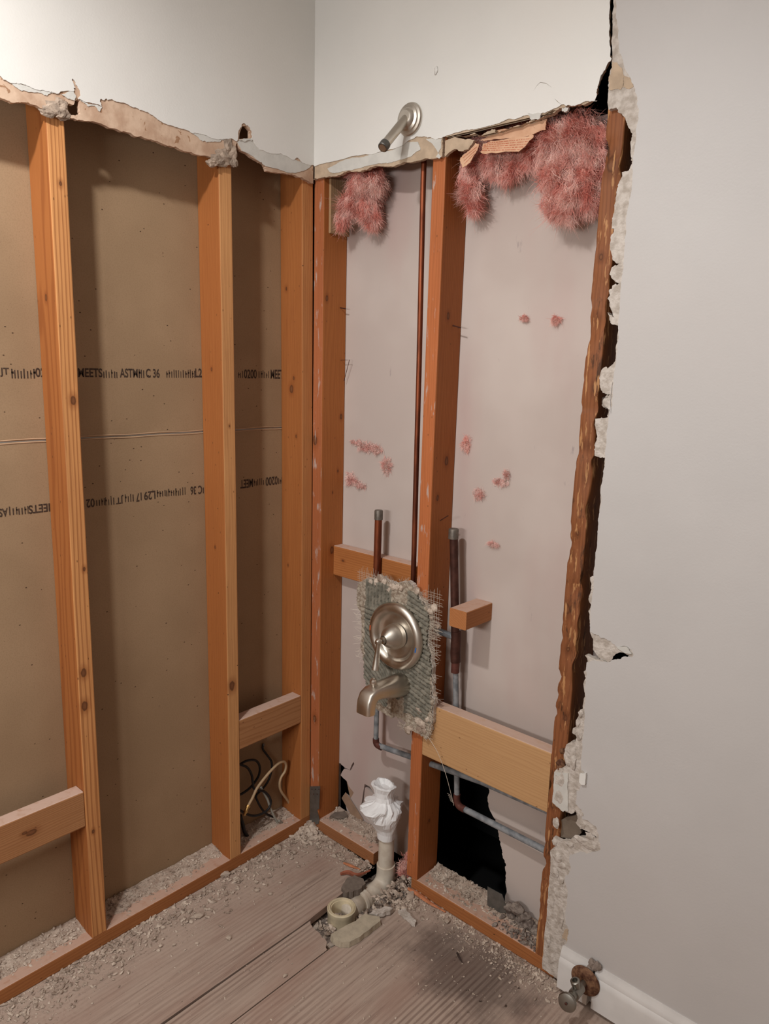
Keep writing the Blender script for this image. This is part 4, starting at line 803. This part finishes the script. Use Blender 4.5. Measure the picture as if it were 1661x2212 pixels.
# tiny chips use an octahedron
OCT = ([Vector(q) for q in [(1,0,0),(-1,0,0),(0,1,0),(0,-1,0),(0,0,.7),(0,0,-.7)]], [(0,2,4),(2,1,4),(1,3,4),(3,0,4),(2,0,5),(1,2,5),(3,1,5),(0,3,5)])
def chips(mb, R, x, y, z, r):
    V, F_ = OCT if r < .0028 else BITS[R.randrange(8)]
    a = R.uniform(0, 6.28); c, s = math.cos(a), math.sin(a); sx, sy, sz = R.uniform(.7, 1.3)*r, R.uniform(.6, 1)*r, R.uniform(.5, .9)*r; tl = R.uniform(-.5, .5)
    mb.add([(x + (q.x*sx)*c - (q.y*sy)*s, y + (q.x*sx)*s + (q.y*sy)*c, z + q.z*sz + tl*q.x*sx) for q in V], F_)
def scatter(name, label, region, n, r0, r1, z, m, seed, hf=None):
    R = rnd(seed); mb = MB(); k = 0
    while k < n:
        q = region(R)
        if q is None: continue
        r = r0*(r1/r0)**(R.random()**2.6); chips(mb, R, q[0], q[1], (hf(*q) if hf else z) + r*.35, r); k += 1
    o = mb.build(name, m, None, kind='stuff'); tag(o, label, 'debris'); return o
def bed(name, label, x0, x1, y0, y1, z, h, m, seed, st=.006, edge=None, drop=.004):
    """low heap of dust: a grid whose height follows noise and dies out at its rim"""
    mb = MB(); xs = np.arange(x0, x1 + 1e-6, st); ys = np.arange(y0, y1 + 1e-6, st)
    for x in xs:
        for y in ys: mb.v.append((x, y, z - drop*.5 + max(-.001, h(x, y)))); mb.c.append(None)
    n = len(ys)
    for i in range(len(xs) - 1):
        for j in range(n - 1): mb.f.append((i*n + j, (i + 1)*n + j, (i + 1)*n + j + 1, i*n + j + 1))
    o = mb.build(name, m, None, True, kind='stuff'); tag(o, label, 'debris'); return o
nz2 = lambda x, y, s, k: mnoise.noise(Vector((x*s, y*s, k)))
# on the left plate, thick at the back and thin at the front
hl = lambda x, y: .004*(nz2(x, y, 40, 1)*.8 + nz2(x, y, 120, 2)*.5) + .011*max(0, min(1, (-x - .022)/.05)) - .0005
bed('dust_heap', 'plaster dust heaped along the left wall plate', -D + .001, -.012, -1.6, -.04, .038, hl, DUST, 1, .005)
scatter('plaster_crumbs', 'plaster crumbs scattered on the left wall plate', lambda R: (R.uniform(-.086, -.004 - .03*R.random()), R.uniform(-1.2, -.005)), 2600, .0012, .006, .038, RUBBLE, 2, lambda x, y: .036 + max(0, hl(x, y)))
hr = lambda x, y: .004*(nz2(x, y, 40, 5)*.8 + nz2(x, y, 120, 6)*.5) + .014*max(0, min(1, (y - .03)/.05)) - .001
bed('dust_heap', 'plaster dust heaped on the right wall plate under the black hole', .44, .80, .016, D - .001, .038, hr, DUST, 3, .005)
scatter('plaster_crumbs', 'plaster crumbs on the right wall plate', lambda R: (R.uniform(.44, .66 + .15*R.random()), R.uniform(.01, .086)), 1300, .0012, .0065, .038, RUBBLE, 4, lambda x, y: .036 + max(0, hr(x, y)))
hm = lambda x, y: .003*(nz2(x, y, 40, 8)*.8 + nz2(x, y, 120, 6)*.5) + .010*max(0, min(1, (y - .02)/.06)) - .001
bed('dust_heap', 'plaster dust heaped on the short plate stub', .042, .268, .012, D - .001, .038, hm, DUST, 5, .005)
scatter('plaster_crumbs', 'plaster crumbs on the short plate stub', lambda R: (R.uniform(.042, .268), R.uniform(.006, .086)), 700, .0012, .006, .038, RUBBLE, 6, lambda x, y: .036 + max(0, hm(x, y)))
# dark damp crud at the right end of that plate
scatter('damp_crud', 'dark damp crud on the right end of the plate', lambda R: (R.triangular(.66, .85, .80), R.uniform(.004, .086)), 520, .0015, .009, .039, RUBBLED, 7)
# floor bits along the two walls
def rg_left(R):
    x = abs(R.gauss(0, .05)) + .001; y = R.uniform(-1.05, -.02); return (x, y) if x < .3 else None
scatter('plaster_crumbs', 'plaster crumbs on the floor along the left wall', rg_left, 4200, .0011, .0075, 0, RUBBLE, 8)
def rg_right(R):
    y = -abs(R.gauss(0, .035)) - .001; x = R.uniform(.02, .9)
    return None if (.28 < x < .42 and y > -.28) else (x, y)
scatter('plaster_crumbs', 'plaster crumbs on the floor along the faucet wall', rg_right, 2800, .0011, .006, 0, RUBBLE, 9)
def rg_floor(R):
    x, y = R.uniform(.1, 1.1), R.uniform(-1.0, -.02); return None if (.28 < x < .43 and y > -.3) else (x, y)
scatter('plaster_crumbs', 'fine crumbs spread over the open floor', rg_floor, 1500, .0009, .0036, 0, RUBBLE, 10)
scatter('plaster_crumbs', 'pile of crumbs on the floor in the corner', lambda R: (abs(R.gauss(0, .03)) + .004, -abs(R.gauss(0, .035)) - .004), 700, .002, .012, 0, RUBBLE, 11, lambda x, y: max(0, .018 - .3*math.hypot(x, y)))
hh = lambda x, y: .008*nz2(x, y, 25, 3) + .004*nz2(x, y, 90, 3)
bed('dust_heap', 'rubble fill in the floor hole around the drain pipe', .27, .445, -.31, .10, -.034, hh, RUBBLED, 12, .006)
scatter('plaster_crumbs', 'rubble filling the floor hole around the drain pipe', lambda R: (R.uniform(.295, .43), R.uniform(-.29, .09)), 1500, .0016, .011, -.03, RUBBLE, 13, lambda x, y: -.036 + hh(x, y))
scatter('plaster_crumbs', 'crumbs at the right of the drain pipe before the plate end', lambda R: (R.uniform(.36, .47), R.uniform(-.10, .03)), 420, .002, .011, .0, RUBBLE, 14)
scatter('plaster_crumbs', 'crumbs caught inside the open drain socket', lambda R: (rcx + R.uniform(-.018, .018), rcy + R.uniform(-.018, .018)), 26, .003, .009, -.038, RUBBLE, 15)
# single chunks that can be picked out on the floor
CH = [chunk_mesh(600 + k) for k in range(6)]
for me in CH: me.materials.append(RUBBLE)
big = [(484, 1886, 12, 'pale chunk leaning on the plate below the middle stud'), (555, 1923, 6, 'pale pebble on the open floor, nearest the plate'), (584, 1931, 5, 'pale pebble in the middle of the open floor'), (636, 1841, 7, 'square pale pebble on the floor, left of the drain plastic'), (600, 1830, 11, 'long pale shard by the plate under the cables'), (592, 1842, 7, 'pale lump beside the long shard by the plate'), (431, 1977, 10, 'largest pale lump on the floor by the left plate'), (410, 1968, 6, 'grey lump next to the largest floor lump'), (690, 1775, 9, 'plaster lump at the corner under the metal strap'), (672, 1795, 8, 'plaster lump in front of the corner'), (668, 1783, 9, 'pale lump left of the metal strap foot'), (722, 1848, 7, 'pale pebble on the floor in front of the short plate'), (736, 1856, 5, 'small pebble beside the short plate'), (795, 1860, 6, 'pale pebble just left of the drain pipe'), (790, 1885, 5, 'pale pebble under the short plate end'), (966, 1989, 8, 'pale lump below the right plate'), (868, 1912, 8, 'pale lump right of the drain pipe foot'), (895, 1905, 9, 'round pale lump beside the end of the right plate'), (886, 1935, 12, 'sandy lump near the splinter'), (494, 2026, 6, 'grey pebble alone on the open floor'), (616, 2107, 5, 'dark pebble on the plank seam'), (505, 1883, 5, 'dark pebble by the chunk under the middle stud'), (860, 1960, 6, 'pale chip beside the drain elbow'), (1080, 2152, 4, 'white speck on the stained floor'), (1183, 2163, 4, 'white speck near the shut-off valve')]
for k, (u, v, r, lb) in enumerate(big):
    R = rnd(700 + k); x, y = PF(u, v, .005); o = bpy.data.objects.new('rubble_chunk', CH[k % 6]); COL.objects.link(o); rr = r/745
    zb = -.02 if (.3 < x < .41 and -.27 < y) else 0
    x2, y2 = PF(u, v, zb + rr*.4); o.location = (x2, y2, zb + rr*.42); o.scale = (rr*1.1, rr, rr*.85); o.rotation_euler = (R.uniform(-.2, .2), R.uniform(-.2, .2), R.uniform(0, 6)); tag(o, lb, 'rubble', 'plaster chunks on the floor')
# larger broken pieces
def shard(name, label, m, pts, z0, z1, cat='debris', tilt=0.0, amp=.004, seed=1):
    q = jag([PF(u, v, z1) for u, v in pts + pts[:1]], .008, amp, seed)[:-1]; cx = sum(a for a, _ in q)/len(q); cy = sum(b_ for _, b_ in q)/len(q)
    ins = [(cx + (a - cx)*.97, cy + (b_ - cy)*.97) for a, b_ in q]
    mb = MB(); n = len(q); fs = [tuple(range(n, 2*n)), tuple(range(n - 1, -1, -1))]
    top_ = [(a, b_, z1 + (a - cx)*tilt) for a, b_ in ins]; bot = [(a, b_, z0 + (a - cx)*tilt) for a, b_ in q]
    mb.add(bot + top_, [(i, (i + 1) % n, n + (i + 1) % n, n + i) for i in range(n)] + fs)
    return fixn(top(mb, name, m, (cx, cy, z0), label, cat))
OA = (400, 1900, 3.611)
shard('concrete_slab', 'broken tan concrete slab lying in front of the drain socket', CONCRETE, zz(*OA, [(1130,430),(1200,385),(1330,320),(1400,262),(1520,285),(1528,320),(1440,390),(1360,450),(1280,490),(1210,492),(1150,462)]), .001, .016, seed=3, amp=.0015)
shard('concrete_lump', 'dark grey concrete lump behind the drain socket', GREYSTONE, zz(*OA, [(1215,60),(1270,-20),(1320,-40),(1390,-10),(1400,40),(1350,80),(1290,100),(1240,105)]), -.03, .012, seed=4, amp=.006)
shard('plaster_shard', 'striped plaster shard under the drain coupling', GYPSUM, zz(*OA, [(1430,262),(1470,225),(1560,205),(1625,225),(1600,250),(1540,265),(1480,268)]), .002, .014, seed=5, tilt=.12)
shard('plaster_shard', 'pale pointed plaster shard on the floor right of the drain', GYPSUM, zz(840, 1880, 3.611, [(70,310),(130,295),(140,320),(180,360),(215,400),(205,420),(170,400),(120,360)]), .001, .009, seed=6)
shard('grey_flake', 'grey flake lying on the short plate stub in the corner', GREYSTONE, zz(380, 1400, 2.768, [(918,1005),(950,978),(1010,975),(1028,1000),(980,1010)]), .046, .052, seed=7)
# wood splinter along the plate and reddish splinter behind the drain
def splinter(label, pts, r, m, seed):
    P3 = [(*PF(u, v, z), z) for u, v, z in pts]; mb = MB().tube(smoothpath(P3, 4), [r*(.4 + .6*math.sin(math.pi*min(1, .12 + i/(4*(len(P3) - 1))))) for i in range(4*(len(P3) - 1) + 1)], 5)
    return top(mb, 'wood_splinter', m, P3[0], label, 'splinter')
SPW = mat_plain('raw_splinter', srgb(186, 120, 84), .85, var=.2, scale=60)
splinter('long wood splinter lying along the foot of the right plate', zz(840, 1880, 3.611, [(150,140),(230,190),(320,255),(440,325)]) and [(881.5, 1919, .008), (904, 1933, .006), (929, 1951, .005), (962, 1970, .003)], .006, SPW, 1)
splinter('reddish wood splinter on the floor behind the drain pipe', [(735, 1888, .004), (752, 1884, .008), (772, 1890, .01), (800, 1880, .01)], .006, mat_plain('red_splinter', srgb(150, 88, 66), .85, var=.2, scale=60), 2)
splinter('thin wood splinter at the foot of the short plate', [(742, 1864, .003), (762, 1872, .004), (778, 1878, .003)], .004, SPW, 3)
splinter('small nail-like splinter on the stained floor', [(987, 2058, .004), (992, 2068, .004), (999, 2080, .002)], .003, mat_plain('dark_nail', srgb(62, 50, 46), .6), 4)
fluff('pink-brown insulation tuft wedged behind the foot of the drain pipe', [((.365, .03, .03), (.022, .02, .035)), ((.375, .035, .06), (.014, .015, .02))], 1800, 77, .006, .016, .2)
# grey flashing and cobwebbed crud on the right plate
q = zz(840, 1880, 3.611, [(768,128),(880,190),(905,260),(912,330),(870,335),(765,275)])
o = fixn(top(slab([PR(u, v, .05) for u, v in q], -.052, -.0505, toR), 'metal_flashing', STEEL, (PR(1070, 1945, .05)[0], .05, .045), 'torn grey metal flashing standing on the right plate', 'flashing'))
m = MB(); R = rnd(55)
for (a, b_, r) in [(1000,300,50),(1060,370,44),(940,290,40),(1100,420,40),(1140,480,36),(1080,500,40),(1020,440,36),(960,350,30),(1160,560,30)]:
    x, z = PR(840 + a/3.611, 1880 + b_/3.611, .06); lump((x, .06, max(.045, z)), (r/3.611/700, .014, r/3.611/900), a, m)
o = top(m, 'damp_clod', RUBBLED, (.76, .06, .04), 'dark damp clods heaped behind the metal flashing', 'debris')
# rusty nail knots on the chewed stud foot
m = MB()
for (a, b_, r) in [(185,770,20),(195,700,14),(180,790,14)]: x, z = PR(1140 + a/2.566, 1350 + b_/2.566, -.005); lump((x, -.006, z), (r/2.566/740, .006, r/2.566/740), a + b_, m)
top(m, 'rusted_nail_head', RUST, (x, -.004, z), 'rusty clotted nail head at the chewed stud above the white plaster', 'nail')
# ================================================================== SHUT-OFF VALVE
vx, vz = PR(1263, 2120, -.034)
sv = thing('shutoff_valve', 'small chrome shut-off valve with a rusty wall flange on the baseboard', 'valve', (vx, -.03, vz))
fcx, fcz = vx, vz
sharp(MB().lathe([(.034, .0), (.0345, .0012), (.033, .0035), (.024, .007), (.0135, .0095), (.0, .0095)], (fcx, -.0302, fcz), (0, -1, 0), 40).build('wall_flange', RUST, sv, True), 40)
bd = Vector(R3(1247, 2120, -.075)); ax = Vector((0, -1, 0))
vp = MB(); vp.tube([(fcx, -.03, fcz), (fcx, -.055, fcz), (fcx, -.056, fcz), (fcx, -.085, fcz), (fcx, -.086, fcz), (fcx, -.094, fcz)], [.0075, .0075, .0125, .0125, .0095, .009], 20); sharp(vp.build('valve_body', CHROME, sv, True), 40)
up = MB(); up.lathe([(.0085, 0), (.009, .012), (.0105, .0125), (.0105, .021), (.0085, .0225), (.006, .0225), (.0055, .012), (0, .012)], (fcx, -.07, fcz + .006), (-.25, -.2, 1), 20); sharp(up.build('outlet', CHROME, sv, True), 40)
hp = Vector(R3(1226, 2164, -.112))
st_ = MB(); st_.tube([(fcx, -.09, fcz), tuple(hp)], .0045, 12); st_.build('stem', CHROME, sv, True)
hd = MB(); rings = []
hax = (hp - Vector((fcx, -.09, fcz))).normalized()
hd.lathe([(.0, -.006), (.016, -.005), (.0195, -.002), (.0205, .002), (.0185, .006), (.012, .008), (.0, .008)], hp, (0.1, -1, .25), 28)
sharp(hd.build('handle', CHROME, sv, True), 40)
MB().lathe([(.003, 0), (.003, .001), (0, .0015)], hp + Vector((.0009, -.009, .002)), (0.1, -1, .25), 10).build('handle_screw', DARKCOPPER, sv)
